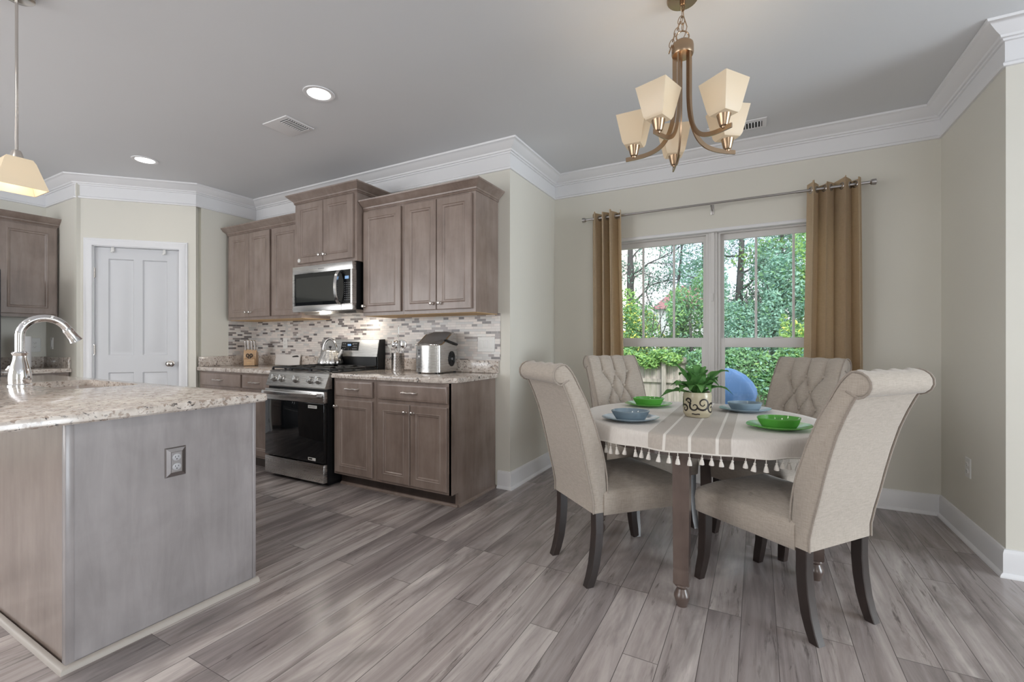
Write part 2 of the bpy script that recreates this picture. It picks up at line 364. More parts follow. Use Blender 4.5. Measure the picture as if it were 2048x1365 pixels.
PD = Matrix(((.70711, -.70711, 0, -4.99), (.70711, .70711, 0, 2.52), (0, 0, 1, 0), (0, 0, 0, 1)))   # u along the diagonal, d into the wall
b = B(); d0, d1 = -.853, -.141
b.box(-.991, d0, 0, .12, 0, ZC).box(d1, 0, 0, .12, 0, ZC).box(d0, d1, 0, .12, 2.09, ZC); b.bm.transform(PD)
struct('wall_pantry_diagonal', b, wall_m, 'angled cream wall around the pantry door', 'wall')
struct('wall_pantry_front', B().box(XL, -5.66, 1.82, 1.94, 0, ZC), wall_m, 'narrow cream wall between the fridge-side cabinet and the pantry door', 'wall')
struct('wall_left', B().box(XL-.12, XL, -4.48, -3.8, 0, ZC).box(XL-.12, XL, -.6, 1.94, 0, ZC).box(XL-.12, XL, -3.8, -.6, 0, .5).box(XL-.12, XL, -3.8, -.6, 2.4, ZC), wall_m, 'cream wall behind the fridge-side cabinet', 'wall')
b = B().box(-6.51, -6.2, -4.6, -4.48, 0, ZC).box(-3.6, 1.7, -4.6, -4.48, 0, ZC).box(3.9, 6.8, -4.6, -4.48, 0, ZC)
for a, c in ((-6.2, -3.6), (1.7, 3.9)): b.box(a, c, -4.6, -4.48, 0, .5).box(a, c, -4.6, -4.48, 2.4, ZC)
struct('wall_back', b, wall_m, 'cream living room wall with wide windows', 'wall')
b = B().box(6.68, 6.8, -4.48, -.15, 0, ZC).box(6.68, 6.8, 2.85, YK, 0, ZC).box(6.68, 6.8, -.15, 2.85, 2.32, ZC)
struct('wall_patio', b, wall_m, 'cream living room wall with patio doors', 'wall')
crown = [(0, 2.532), (.012, 2.534), (.015, 2.546), (.010, 2.553), (.005, 2.556), (.005, 2.655), (.014, 2.658), (.016, 2.668), (.026, 2.671), (.030, 2.682), (.050, 2.694), (.078, 2.718), (.086, 2.727), (.096, 2.730), (.1, ZC-.001), (0, ZC-.001)]
struct('trim_1', B().sweep(crown, [(XL, -4.48), (XL, 1.82), (-5.69, 1.82), (-4.99, 2.52), (-4.99, YK), (XN, YK), (XN, YW), (XR, YW), (XR, YK), (6.68, YK)]), trim_m, 'white crown moulding with a flat frieze under the ceiling', 'crown moulding')
base = [(0, 0), (.030, 0), (.030, .006), (.026, .014), (.017, .020), (.015, .022), (.015, .118), (.012, .126), (.008, .136), (0, .138)]
struct('baseboard_window', B().sweep(base, [(-1.828, YK), (XN, YK), (XN, YW), (XR, YW), (XR, YK), (6.68, YK)]), trim_m, 'white baseboard running round the dining nook', 'baseboard')

# pantry door
door = thing('door_1', 'white panelled pantry door in the angled corner', 'door', (-5.34, 2.17, 0), 0, kind='structure')
RF = Matrix(((1, 0, 0, 0), (0, 0, 1, 0), (0, 1, 0, 0), (0, 0, 0, 1)))
def door_slab():
    b = B(); u0, u1, zt, y0 = d0+.008, d1-.008, 2.078, .022
    cols = [(u0+.105, u0+.312), (u1-.312, u1-.105)]; rows = [(.16, .868), (1.035, 1.972)]
    us = [u0, cols[0][0], cols[0][1], cols[1][0], cols[1][1], u1]; zs = [.012, rows[0][0], rows[0][1], rows[1][0], rows[1][1], zt]
    for i in range(5):
        for j in range(5):
            if i in (1, 3) and j in (1, 3): continue
            b.quad((us[i], y0, zs[j]), (us[i+1], y0, zs[j]), (us[i+1], y0, zs[j+1]), (us[i], y0, zs[j+1]))
    for (a, c) in cols:
        for (e, f) in rows:
            lp = [[(a+i, y0+d, e+i), (c-i, y0+d, e+i), (c-i, y0+d, f-i), (a+i, y0+d, f-i)] for i, d in ((0, 0), (.010, .013), (.018, .013), (.055, .002))]
            b.loft(lp, False, True)
    b.box(u0, u1, y0+.012, y0+.045, .012, zt)
    bmesh.ops.remove_doubles(b.bm, verts=b.bm.verts, dist=1e-5); b.bm.transform(PD); return b
obj('door_slab', door_slab(), door_m, door, smooth=20)
b = B()
cas = [(0, 0), (0, -.018), (.012, -.022), (.045, -.018), (.058, -.010), (.068, -.012), (.072, 0)]   # casing profile: (away from opening, toward room)
L = []
for sx, sz in (((d0), 0), ((d0), 2.09), ((d1), 2.09), ((d1), 0)):
    L.append([((sx - w if sx == d0 else sx + w), y, (sz + w if sz else 0)) for w, y in cas])
b.loft(L); b.box(d0, d0+.006, 0, .12, 0, 2.09).box(d1-.006, d1, 0, .12, 0, 2.09).box(d0, d1, 0, .12, 2.084, 2.09); b.bm.transform(PD)
obj('door_casing', b, trim_m, door)
b = B(); ku = -.222; c = .022
lp = [(.031, 0), (.031, -.006), (.014, -.010), (.011, -.026), (.020, -.034), (.028, -.044), (.027, -.056), (.016, -.064), (.004, -.066)]
b.loft([[(ku+r*math.cos(a*PI/10), c+y, .948+r*math.sin(a*PI/10)) for a in range(20)] for r, y in lp]); b.bm.transform(PD)
obj('door_knob', b, nickel_m, door)
for hz in (.25, 1.09, 1.83):
    b = B().box(d0-.006, d0+.014, .002, .022, hz-.045, hz+.045); b.cyl((d0+.003, .008, hz-.052), (d0+.003, .008, hz+.052), .007, seg=10); b.bm.transform(PD); obj('hinge', b, nickel_m, door)
for k, (hu, lb) in enumerate(((-.70, 'small white hook over the pantry door top on the hinge side'), (-.275, 'small white hook over the pantry door top on the knob side'))):
    b = B().box(hu-.012, hu+.012, .006, .0215, 2.035, 2.082, .002).box(hu-.010, hu+.010, -.012, .007, 2.030, 2.042, .002); b.bm.transform(PD); tag(obj('door_hook', b, white_m), lb, 'hook', 'hooks over the pantry door')

# ------------------------------------------------------------------ windows
xm0, xm1 = -.356, -.291
b = B().box(wx0-.012, wx1+.012, YW-.014, YW+.05, wz1-.014, wz1+.012, .003)
for x0, x1 in ((wx0-.012, wx0+.014), (wx1-.014, wx1+.012)): b.box(x0, x1, YW-.012, YW+.05, wz0, wz1-.014)
b.box(wx0-.05, wx1+.05, YW-.04, YW+.06, wz0-.03, wz0+.004, .004)
struct('trim_2', b, trim_m, 'white trim and sill round the twin window', 'window trim')
struct('trim_3', B().box(xm0, xm1, YW+.03, YW+.14, wz0, wz1, .004).box(xm0+.02, xm1-.02, YW+.02, YW+.03, wz0, wz1).box(-.336, -.318, YW+.012, YW+.022, 1.50, 1.565, .002), vinyl_m, 'white post between the two windows', 'mullion')
def window(name, x0, x1, munts, label):
    r = thing(name, label, 'window', ((x0+x1)/2, YW+.08, wz0), 0, kind='structure'); y = YW+.05
    def ring(b, a, c, e, f, w, y0, y1): b.box(a, a+w, y0, y1, e, f).box(c-w, c, y0, y1, e, f).box(a+w, c-w, y0, y1, e, e+w).box(a+w, c-w, y0, y1, f-w, f); return b
    obj('window_frame', ring(B(), x0, x1, wz0, wz1, .022, y, y+.09), vinyl_m, r)
    up = obj('upper_sash', B().box(x0+.022, x0+.048, y+.05, y+.08, 1.145, 2.056).box(x1-.048, x1-.022, y+.05, y+.08, 1.145, 2.056).box(x0+.048, x1-.048, y+.05, y+.08, 2.012, 2.056).box(x0+.048, x1-.048, y+.05, y+.08, 1.16, 1.2), vinyl_m, r)
    for mx in munts: obj('muntin', B().box(mx-.009, mx+.009, y+.056, y+.074, 1.2, 2.012, .003), vinyl_m, up)
    obj('glass', B().box(x0+.048, x1-.048, y+.063, y+.067, 1.2, 2.012), pane_m, up)
    lo = obj('lower_sash', B().box(x0+.022, x0+.056, y+.012, y+.045, wz0+.022, 1.197).box(x1-.056, x1-.022, y+.012, y+.045, wz0+.022, 1.197).box(x0+.056, x1-.056, y+.012, y+.045, 1.122, 1.197, .003).box(x0+.056, x1-.056, y+.012, y+.045, wz0+.022, wz0+.07), vinyl_m, r)
    obj('glass', B().box(x0+.056, x1-.056, y+.026, y+.030, wz0+.07, 1.122), pane_m, lo)
    obj('sash_lock', B().box((x0+x1)/2-.03, (x0+x1)/2+.03, y+.006, y+.03, 1.197, 1.207, .002), vinyl_m, lo)
window('window_1', wx0, xm0, (-.904, -.641), 'white double-hung window beside the kitchen-side curtain')
window('window_2', xm1, wx1, (-.010, .248), 'white double-hung window beside the wide splayed curtain')

# ------------------------------------------------------------------ cabinets
KM = Matrix.Identity(4)                                                # kitchen wall: u=+X, d=+Y
LM = Matrix(((0, -1, 0, 0), (1, 0, 0, 0), (0, 0, 1, 0), (0, 0, 0, 1)))  # left wall, facing +X: u=+Y, d=-X
DOOR_R = lambda f, fw=.058: [(0, f+.004), (.005, f), (fw-.006, f), (fw-.002, f-.003), (fw+.003, f+.001), (fw+.012, f+.002), (fw+.018, f+.009)]
DRAW_R = lambda f: [(0, f+.006), (.004, f+.003), (.012, f+.002), (.016, f)]
def front(parent, name, u0, u1, v0, v1, f, M=KM, drawer=False):
    return obj(name, B().rings(u0, u1, v0, v1, DRAW_R(f) if drawer else DOOR_R(f), f+.02, M), cab_m, parent, smooth=25)
def knob(parent, u, v, f, M=KM):
    b = B(); P = [(.009, 0), (.006, -.004), (.0055, -.014), (.012, -.017), (.015, -.022), (.0135, -.028), (.006, -.031)]
    b.loft([[M @ Vector((u+r*math.cos(a*PI/8), f+y, v+r*math.sin(a*PI/8))) for a in range(16)] for r, y in P]); obj('knob', b, nickel_m, parent)
def pull(parent, u, v, f, M=KM, w=.063):
    b = B()
    pts = [M @ Vector(p) for p in ((u-w, f, v), (u-w, f-.020, v), (u-w+.008, f-.028, v), (u-.03, f-.029, v+.002), (u, f-.028, v-.001), (u+.03, f-.029, v+.002), (u+w-.008, f-.028, v), (u+w, f-.020, v), (u+w, f, v))]
    b.tube(pts, [.0075, .006, .0075, .0055, .0045, .0055, .0075, .006, .0075], 8); obj('pull', b, pull_m, parent)
def carcass(x0, x1, y0, y1, z0, z1): return B().box(x0, x1, y0, y1, z0, z1)
YF, YD = 2.557, 2.537
def base_cab(label, x0, x1, fr, end=False):
    r = thing('base_cabinet', label, 'cabinet', ((x0+x1)/2, 2.85, 0))
    b = carcass(x0+.001, x1-.001, YF, YK-.004, .102, .876)
    if end: b.box(x1-.02, x1+.004, YF, YK-.004, .102, .876).box(x1-.02, x1+.004, 2.632, YK-.004, 0, .102)
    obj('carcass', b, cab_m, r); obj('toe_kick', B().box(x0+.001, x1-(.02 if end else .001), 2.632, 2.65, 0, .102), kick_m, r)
    for k, a, c, e, f, hw in fr:
        p = front(r, 'drawer' if k == 'w' else 'door', a, c, e, f, YD, drawer=(k == 'w'))
        (pull if k == 'w' else knob)(p, hw[0], hw[1], YD)
base_cab('stained base cabinet with one drawer and one door, against the range', -3.02, -2.553, [('w', -2.992, -2.585, .735, .857, (-2.79, .796)), ('d', -2.992, -2.585, .122, .706, (-2.972, .65))])
base_cab('stained base cabinet with a wide drawer and paired doors, its side panel exposed', -2.553, -1.856, [('w', -2.524, -1.884, .735, .855, (-2.211, .796)), ('d', -2.524, -2.216, .122, .706, (-2.248, .651)), ('d', -2.210, -1.884, .122, .706, (-2.178, .651))], True)
base_cab('stained base cabinet with a wide drawer, beside the pantry wall', -4.985, -4.262, [('w', -4.942, -4.275, .735, .857, (-4.62, .796)), ('d', -4.942, -4.612, .122, .706, (-4.645, .65)), ('d', -4.606, -4.275, .122, .706, (-4.572, .65))])
base_cab('stained base cabinet left of the range, half hidden by the island', -4.262, -3.79, [('w', -4.246, -3.81, .735, .857, (-4.04, .793)), ('d', -4.246, -3.81, .122, .706, (-3.845, .645))])
b = B().sweep([(0, 0), (.014, 0), (.012, .010), (.006, .017), (0, .019)], [(-3.02, 2.632), (-1.855, 2.632)])
tag(obj('shoe_moulding', b, cab_m), 'thin stained shoe strip under the base cabinets right of the range', 'moulding', kind='structure')
b = B().sweep([(0, 0), (.014, 0), (.012, .010), (.006, .017), (0, .019)], [(-1.852, 2.632), (-1.852, YK)])
tag(obj('shoe_moulding', b, cab_m), 'shoe strip along the exposed cabinet side panel', 'moulding', kind='structure')

YU = 2.82; YUD = 2.80
def upper_cab(label, x0, x1, y0, z0, z1, doors, end=False):
    r = thing('wall_cabinet', label, 'cabinet', ((x0+x1)/2, (y0+YK)/2, z0))
    obj('carcass', carcass(x0+.001, x1-.001, y0, YK-.004, z0, z1), cab_m, r)
    if z0 < 1.5: obj('underside', B().box(x0+.004, x1-.004, y0+.02, YK-.006, z0-.004, z0), raw_m, r)
    for a, c, e, f, kx, kz in doors:
        p = front(r, 'door', a, c, e, f, y0-.02); knob(p, kx, kz, y0-.02)
upper_cab('stained wall cabinet with two narrow doors, next to the pantry', -4.955, -4.214, YU, 1.392, 2.30, [(-4.905, -4.566, 1.42, 2.278, -4.595, 1.468), (-4.562, -4.230, 1.42, 2.278, -4.532, 1.468)])
upper_cab('stained wall cabinet with a single door, left of the microwave', -4.214, -3.772, YU, 1.392, 2.30, [(-4.198, -3.80, 1.42, 2.278, -3.83, 1.468)])
upper_cab('taller raised cabinet above the microwave', -3.768, -2.972, 2.75, 1.852, 2.445, [(-3.722, -3.374, 1.878, 2.422, -3.402, 1.937), (-3.370, -3.006, 1.878, 2.422, -3.342, 1.937)])
upper_cab('stained wall cabinet with a single door, right of the microwave', -2.970, -2.518, YU, 1.388, 2.30, [(-2.955, -2.540, 1.414, 2.268, -2.937, 1.468)])
upper_cab('stained wall cabinet with two tall doors at the end of the run', -2.518, -1.826, YU, 1.388, 2.30, [(-2.495, -2.180, 1.414, 2.268, -2.215, 1.464), (-2.174, -1.856, 1.414, 2.268, -2.140, 1.464)])
def cab_crown(label, path, zb):
    pr = [(0, zb), (.006, zb), (.010, zb+.006), (.006, zb+.012), (.012, zb+.016), (.014, zb+.026), (.024, zb+.034), (.044, zb+.052), (.054, zb+.064), (.060, zb+.068), (.062, zb+.078), (-.004, zb+.078), (-.004, zb)]
    tag(obj('cabinet_crown', B().sweep(pr, path), cab_m), label, 'moulding')
cab_crown('stained crown on the wall cabinets by the pantry', [(-4.955, YK-.005), (-4.955, YU), (-3.772, YU)], 2.288)
cab_crown('raised stained crown on the cabinet over the microwave', [(-3.768, YK-.005), (-3.768, 2.75), (-2.972, 2.75), (-2.972, YK-.005)], 2.432)
cab_crown('stained crown on the wall cabinets nearest the dining nook', [(-2.966, YU), (-1.826, YU), (-1.826, YK-.005)], 2.282)
b = B(); b.loft([[(-3.684+r*math.cos(a*PI/12), 2.73-y, 1.907+r*math.sin(a*PI/12)) for a in range(24)] for r, y in ((.017, .001), (.017, .006), (.012, .008))])
tag(obj('round_sticker', b, white_m), 'round white disc stuck on the cabinet door above the microwave', 'sticker')

# left wall: fridge side
r = thing('wall_cabinet', 'stained wall cabinet beside the fridge on the far wall', 'cabinet', (-6.22, 1.58, 1.40))
obj('carcass', B().box(XL+.004, -6.063, 1.345, 1.808, 1.402, 2.30), cab_m, r)
p = obj('door', B().rings(1.402, 1.796, 1.43, 2.275, DOOR_R(6.043, .064), 6.063, LM), cab_m, r, smooth=25)
b = B(); pr_ = [(0, 2.288), (.006, 2.288), (.010, 2.294), (.006, 2.30), (.012, 2.304), (.014, 2.314), (.024, 2.322), (.044, 2.34), (.054, 2.352), (.062, 2.366), (-.004, 2.366), (-.004, 2.288)]
tag(obj('cabinet_crown', b.sweep(pr_, [(-6.063, 1.345), (-6.063, 1.808), (XL+.005, 1.808)]), cab_m), 'stained crown on the cabinet beside the fridge', 'moulding')
r = thing('base_cabinet', 'stained base cabinet beside the fridge on the far wall', 'cabinet', (-6.1, 1.6, 0))
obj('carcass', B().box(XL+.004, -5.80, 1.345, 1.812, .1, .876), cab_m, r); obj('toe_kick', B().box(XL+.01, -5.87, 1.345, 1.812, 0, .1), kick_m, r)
obj('door', B().rings(1.365, 1.79, .12, .705, DOOR_R(5.78), 5.80, LM), cab_m, r, smooth=25); obj('drawer', B().rings(1.365, 1.79, .735, .857, DRAW_R(5.78), 5.80, LM), cab_m, r, smooth=25)
w = thing('countertop', 'short granite worktop beside the fridge', 'countertop', (-6.07, 1.58, .876))
obj('slab', B().box(XL+.003, -5.755, 1.345, 1.817, .876, .914, .005), gran_m, w); obj('splash', B().box(XL+.003, XL+.022, 1.345, 1.817, .914, 1.016, .002).box(XL+.022, -5.78, 1.798, 1.817, .914, 1.016, .002), gran_m, w)
r = thing('refrigerator', 'dark steel refrigerator at the frame edge', 'refrigerator', (-6.02, .86, 0))
obj('body', B().box(XL+.03, -5.68, .42, 1.328, .03, 1.785, .006), fridge_m, r)
for a, c, n in ((.424, .872, 'door'), (.878, 1.324, 'door')):
    d = obj(n, B().box(-5.675, -5.61, a, c, .72, 1.785, .012), fridge_m, r); hx = c-.05 if a < .5 else a+.05
    obj('handle', B().tube([(-5.61, hx, .85), (-5.565, hx, .87), (-5.565, hx, 1.6), (-5.61, hx, 1.62)], .011, 8), steel_m, d)
d = obj('freezer_drawer', B().box(-5.675, -5.61, .424, 1.324, .06, .71, .012), fridge_m, r); obj('handle', B().tube([(-5.61, .5, .63), (-5.565, .52, .63), (-5.565, 1.23, .63), (-5.61, 1.25, .63)], .011, 8), steel_m, d)
hold = thing('paper_towel_holder', 'steel upright holder inside the paper towel roll', 'holder', (-6.0, 1.55, .914))
obj('base', B().lathe([(.075, .914), (.075, .921), (.07, .925), (.01, .926)], -6.0, 1.552, 24), nickel_m, hold); obj('post', B().lathe([(.006, .925), (.006, 1.225), (.016, 1.228), (.018, 1.236), (.012, 1.242), (.002, 1.243)], -6.0, 1.552, 16), nickel_m, hold)
tag(obj('paper_towel_roll', B().loft([[(-6.0+q*math.cos(a*PI/16), 1.552+q*math.sin(a*PI/16), z) for a in range(32)] for q, z in ((.02, .93), (.054, .93), (.056, .934), (.056, 1.212), (.054, 1.216), (.02, 1.216))], False, False, True, True), paper_m), 'white paper towel roll behind the tap', 'paper towel')

# ------------------------------------------------------------------ worktops and splash
w = thing('countertop', 'granite worktop right of the range with clipped front corner', 'countertop', (-2.42, 2.84, .876))
b = B(); pts = [(-3.022, 2.525), (-1.93, 2.525), (-1.83, 2.60), (-1.83, YK-.004), (-3.022, YK-.004)]
b.loft([[(x, y, z) for x, y in pts] for z in (.876, .914)]); bmesh.ops.bevel(b.bm, geom=[e for e in b.bm.edges if abs(e.verts[0].co.z-e.verts[1].co.z) < 1e-5], offset=.006, segments=2, affect='EDGES', profile=.5)
obj('slab', b, gran_m, w); obj('splash', B().box(-3.022, -1.818, YK-.022, YK-.003, .9145, 1.016, .003), gran_m, w)
w = thing('countertop', 'granite worktop between the pantry wall and the range', 'countertop', (-4.4, 2.84, .876))
obj('slab', B().box(-4.987, -3.79, 2.525, YK-.004, .876, .914, .006), gran_m, w); obj('splash', B().box(-4.967, -3.79, YK-.022, YK-.003, .9145, 1.016, .002).box(-4.987, -4.968, 2.54, YK-.003, .9145, 1.016, .002), gran_m, w)
b = B().box(-4.984, -1.806, YK-.009, YK-.001, 1.016, 1.394).box(-4.989, -4.981, 2.84, YK-.009, 1.016, 1.394).box(-3.79, -3.02, YK-.009, YK-.001, .80, 1.016).box(-3.768, -2.972, YK-.009, YK-.001, 1.394, 1.45)
tag(obj('backsplash', b, tile_m), 'grey and white strip mosaic backsplash', 'backsplash', kind='structure')

# ------------------------------------------------------------------ island
isl = thing('kitchen_island', 'grey-brown kitchen island with a smooth end panel', 'island', (-3.4, 1.0, 0))
obj('body', B().box(-4.65, -2.156, .667, 1.345, .0, .876), cab_m, isl)
obj('end_panel', B().box(-2.156, -2.150, .664, 1.350, .0, .876), island_sheen_m, isl)
obj('corner_trim', B().box(-2.176, -2.146, .660, .685, .0, .876, .002), island_sheen_m, isl)
obj('corner_trim', B().box(-2.165, -2.146, 1.336, 1.352, .0, .876, .002), island_sheen_m, isl)
obj('shoe_strip', B().sweep([(0, 0), (.018, 0), (.016, .012), (.008, .021), (0, .023)], [(-4.65, .66), (-2.146, .66), (-2.146, 1.36)]), plain('greige_shoe_paint', srgb(172, 164, 156), .45), isl)
ic = thing('countertop', 'thick granite island top with an undermount sink cut-out', 'countertop', (-3.3, .87, .876))
b = B(); x0, x1, y0, y1 = -4.75, -2.10, .36, 1.385; sx0, sx1, sy0, sy1 = -3.93, -3.20, .985, 1.325
def rrect(a, c, e, f, r, z, n=5):
    out = []
    for cx, cy, s in ((c-r, f-r, 0), (a+r, f-r, 1), (a+r, e+r, 2), (c-r, e+r, 3)):
        for i in range(n+1): t = (s+i/n)*PI/2; out.append((cx+r*math.cos(t), cy+r*math.sin(t), z))
    return out
lp = [rrect(sx0, sx1, sy0, sy1, .06, .876), rrect(sx0, sx1, sy0, sy1, .06, .914), rrect(x0+.007, x1-.007, y0+.007, y1-.007, .005, .914), rrect(x0+.002, x1-.002, y0+.002, y1-.002, .012, .912), rrect(x0, x1, y0, y1, .012, .907), rrect(x0, x1, y0, y1, .012, .883), rrect(x0+.007, x1-.007, y0+.007, y1-.007, .012, .876)]
b.loft(lp, False, False, True, True); obj('slab', b, gran_m, ic)
sk = thing('sink', 'stainless undermount sink in the island top', 'sink', (-3.56, 1.16, .7))
obj('basin', B().loft([rrect(sx0-.02, sx1+.02, sy0-.02, sy1+.012, .07, .875), rrect(sx0+.005, sx1-.005, sy0+.005, sy1-.005, .06, .875), rrect(sx0+.01, sx1-.01, sy0+.01, sy1-.01, .05, .72), rrect(sx0+.05, sx1-.05, sy0+.05, sy1-.05, .03, .70)], False, True), steel_m, sk)
obj('drain', B().lathe([(.045, .7005), (.04, .703), (.01, .701)], -3.56, 1.16, 20), chrome_m, sk)
fa = thing('faucet', 'chrome gooseneck pull-down faucet on the island', 'faucet', (-3.70, .945, .914))
obj('base', B().lathe([(.052, .914), (.052, .922), (.047, .926), (.049, .95), (.048, .98), (.041, 1.02), (.031, 1.06), (.028, 1.085), (.034, 1.095), (.037, 1.102), (.032, 1.108), (.023, 1.11)], -3.70, .945, 24), chrome_m, fa)
pts = [(-3.70, .945, 1.10), (-3.70, .945, 1.20)] + [(-3.70, .945+.105-.105*math.cos(t), 1.20+.105*math.sin(t)) for t in [PI*k/14*.86 for k in range(1, 15)]]
obj('spout', B().tube(pts, .0215, 16), chrome_m, fa)
e = Vector(pts[-1]); dr = (e-Vector(pts[-2])).normalized()
obj('spray_head', B().tube([e-dr*.004, e+dr*.012, e+dr*.02, e+dr*.06, e+dr*.085, e+dr*.088], [.022, .027, .026, .028, .034, .028], 16), chrome_m, fa)
obj('lever', B().tube([(-3.72, .94, 1.01), (-3.765, .925, 1.02), (-3.79, .915, 1.005)], [.013, .013, .007], 10), chrome_m, fa)

def outlet(name, M, label, mat, w=.072, h=.116, gangs=1, kind='duplex', fancy=False, cat='outlet'):
    # M maps (u, d, v) on the wall to the world; u centred, v centred
    r = thing(name, label, cat, tuple(M @ Vector((0, 0, 0))))
    rl = [(0, -.002), (.004, -.006), (.018, -.011), (.020, -.010)] if fancy else [(0, -.003), (.003, -.006), (.006, -.006)]
    obj('cover_plate', B().rings(-w/2, w/2, -h/2, h/2, rl, 0, M), mat, r, smooth=20)
    for g in range(gangs):
        u = (g-(gangs-1)/2)*.046
        if kind == 'duplex':
            for v in (-.0195, .0195):
                f = -.010 if fancy else -.006
                b = B().loft([[M @ Vector((u+q*.0165*math.cos(a*PI/10), y, v+q*.0145*math.sin(a*PI/10))) for a in range(20)] for q, y in ((1, f+.001), (1, f-.002), (.9, f-.003))]); p = obj('receptacle', b, white_m if not fancy else greyl_m, r)
                b = B()
                for du, hh in ((-.006, .0042), (.006, .0034)): b.add(B().box(u+du-.0009, u+du+.0009, f-.0036, f-.0028, v+.002-hh/2, v+.002+hh), M)
                b.add(B().loft([[(u+.0022*math.cos(a*PI/5), y, v-.0068+.0022*math.sin(a*PI/5)) for a in range(10)] for y in (f-.0028, f-.0036)]), M); obj('slot', b, dark_m, p)
        else:
            obj('rocker', B().rings(u-.016, u+.016, -.033, .033, [(0, -.006), (.001, -.009), (.004, -.0095)], -.004, M), white_m, r)
greyl_m = plain('grey_receptacle', srgb(176, 175, 178), .35)
def wallM(origin, udir, ddir): return Matrix(((udir[0], ddir[0], 0, origin[0]), (udir[1], ddir[1], 0, origin[1]), (0, 0, 1, origin[2]), (0, 0, 0, 1)))
outlet('wall_outlet', wallM((-2.150, 1.006, .663), (0, 1), (-1, 0)), 'nickel-plated outlet on the island end panel', metal('outlet_plate_nickel', (.34, .32, .32, 1), .3), .078, .122, fancy=True)
outlet('wall_outlet', wallM((-1.934, YK-.009, 1.145), (1, 0), (0, 1)), 'wide white cover plate on the mosaic backsplash near its open end', white_m, .16, .122, 3, 'rocker', cat='switch plate')
outlet('wall_outlet', wallM((-4.467, YK-.009, 1.150), (1, 0), (0, 1)), 'single white outlet plate on the mosaic behind the cutting board', white_m)
outlet('wall_outlet', wallM((XR, 3.60, .43), (0, -1), (1, 0)), 'white outlet on the nook wall by the splayed curtain', white_m)
outlet('wall_outlet', wallM((XN, 3.87, .42), (0, 1), (-1, 0)), 'white outlet low on the bright wall behind the near chair back', white_m)
outlet('wall_outlet', wallM((XL, 1.735, 1.135), (0, 1), (-1, 0)), 'white outlet plate beside the paper towel roll', white_m, .09, .14)
outlet('wall_outlet', wallM((-6.236, 1.82, 1.15), (1, 0), (0, 1)), 'white switch plate on the wall left of the pantry door', white_m, .06, .116, 1, 'rocker', cat='switch plate')

# ------------------------------------------------------------------ gas range
ra = thing('gas_range', 'stainless gas range with a black glass oven door', 'range', (-3.405, 2.8, 0))
rx0, rx1 = -3.783, -3.027
obj('body', B().box(rx0+.004, rx1-.004, 2.50, YK-.015, .03, .78).box(rx0+.004, rx1-.004, 2.541, YK-.015, .78, .905).box(rx0+.03, rx1-.03, 2.53, 3.0, 0, .03), black_m, ra)
obj('cooktop', B().box(rx0+.002, rx1-.002, 2.522, 3.04, .905, .922, .004), black_m, ra)
b = B(); prof = [(2.505, .918), (2.515, .905), (2.472, .795), (2.478, .785), (2.54, .785), (2.54, .918)]
b.loft([[(x, y, z) for y, z in prof] for x in (rx0, rx1)]); obj('control_panel', b, steel_m, ra)
pn = Vector((0, -.931, .364))
for kx in (-3.692, -3.592, -3.407, -3.222, -3.128):
    c = Vector((kx, 2.494, .850)); ux = Vector((1, 0, 0)); uy = Vector((0, .364, .931))
    b = B(); b.loft([[c+pn*d+(ux*math.cos(a*PI/12)+uy*math.sin(a*PI/12))*q for a in range(24)] for q, d in ((.031, 0), (.031, .006), (.026, .010), (.0255, .030), (.022, .034), (.004, .034))]); k = obj('knob', b, steel_m, ra)
    b = B(); b.loft([[c+pn*d+ux*(s*w_)+uy*(t*.024) for s, t in ((-1, -1), (1, -1), (1, 1), (-1, 1))] for d, w_ in ((.032, .007), (.043, .005))]); obj('grip', b, steel_m, k)
od = obj('oven_door', B().box(rx0+.004, rx1-.004, 2.462, 2.50, .672, .765, .004), steel_m, ra)
obj('door_glass', B().box(rx0+.004, rx1-.004, 2.464, 2.50, .192, .670, .003), glassblk_m, od)
obj('handle', B().tube([(rx0+.03, 2.462, .735), (rx0+.035, 2.425, .738), (rx0+.09, 2.412, .738), (-3.405, 2.406, .736), (rx1-.09, 2.412, .738), (rx1-.035, 2.425, .738), (rx1-.03, 2.462, .735)], .013, 10, sect=[(-1.0, -.8), (-.6, -1.2), (.6, -1.2), (1.0, -.8), (1.0, .8), (.6, 1.2), (-.6, 1.2), (-1.0, .8)]), steelv_m, od)
b = B().box(rx1-.19, rx1-.085, 2.4632, 2.4645, .628, .652); st = obj('sticker', b, white_m, od)
b = B()
for q in range(5): b.box(rx1-.178+q*.017, rx1-.168+q*.017, 2.4626, 2.4634, .634, .646)
obj('sticker_print', b, greyp_m, st)
st = obj('sticker', B().box(rx1-.19, rx1-.10, 2.4632, 2.4645, .205, .228), white_m, od); obj('sticker_print', B().box(rx1-.18, rx1-.14, 2.4626, 2.4634, .211, .223), dark_m, st)
obj('storage_drawer', B().box(rx0+.004, rx1-.004, 2.462, 2.50, .035, .182, .004), steel_m, ra)
bgd = B(); prof = [(3.035, 1.03), (3.065, 1.185), (3.09, 1.19), (3.135, 1.19), (3.135, .905), (3.06, .905), (3.06, 1.03)]
bg_ = obj('backguard', bgd.loft([[(x, y, z) for y, z in prof] for x in (rx0+.004, rx1-.004)]), steel_m, ra)
obj('lower_panel', B().box(rx0+.02, rx1-.02, 3.045, 3.062, .922, 1.022).box(rx0+.01, rx1-.01, 3.03, 3.06, 1.022, 1.030), black_m, bg_)
b = B(); b.loft([[(x, y, z) for y, z in ((3.0395, 1.03), (3.0695, 1.186), (3.136, 1.1905), (3.136, .905), (3.05, .905))] for x in (rx1-.004, rx1+.001)]); obj('end_cap', b, black_m, bg_)
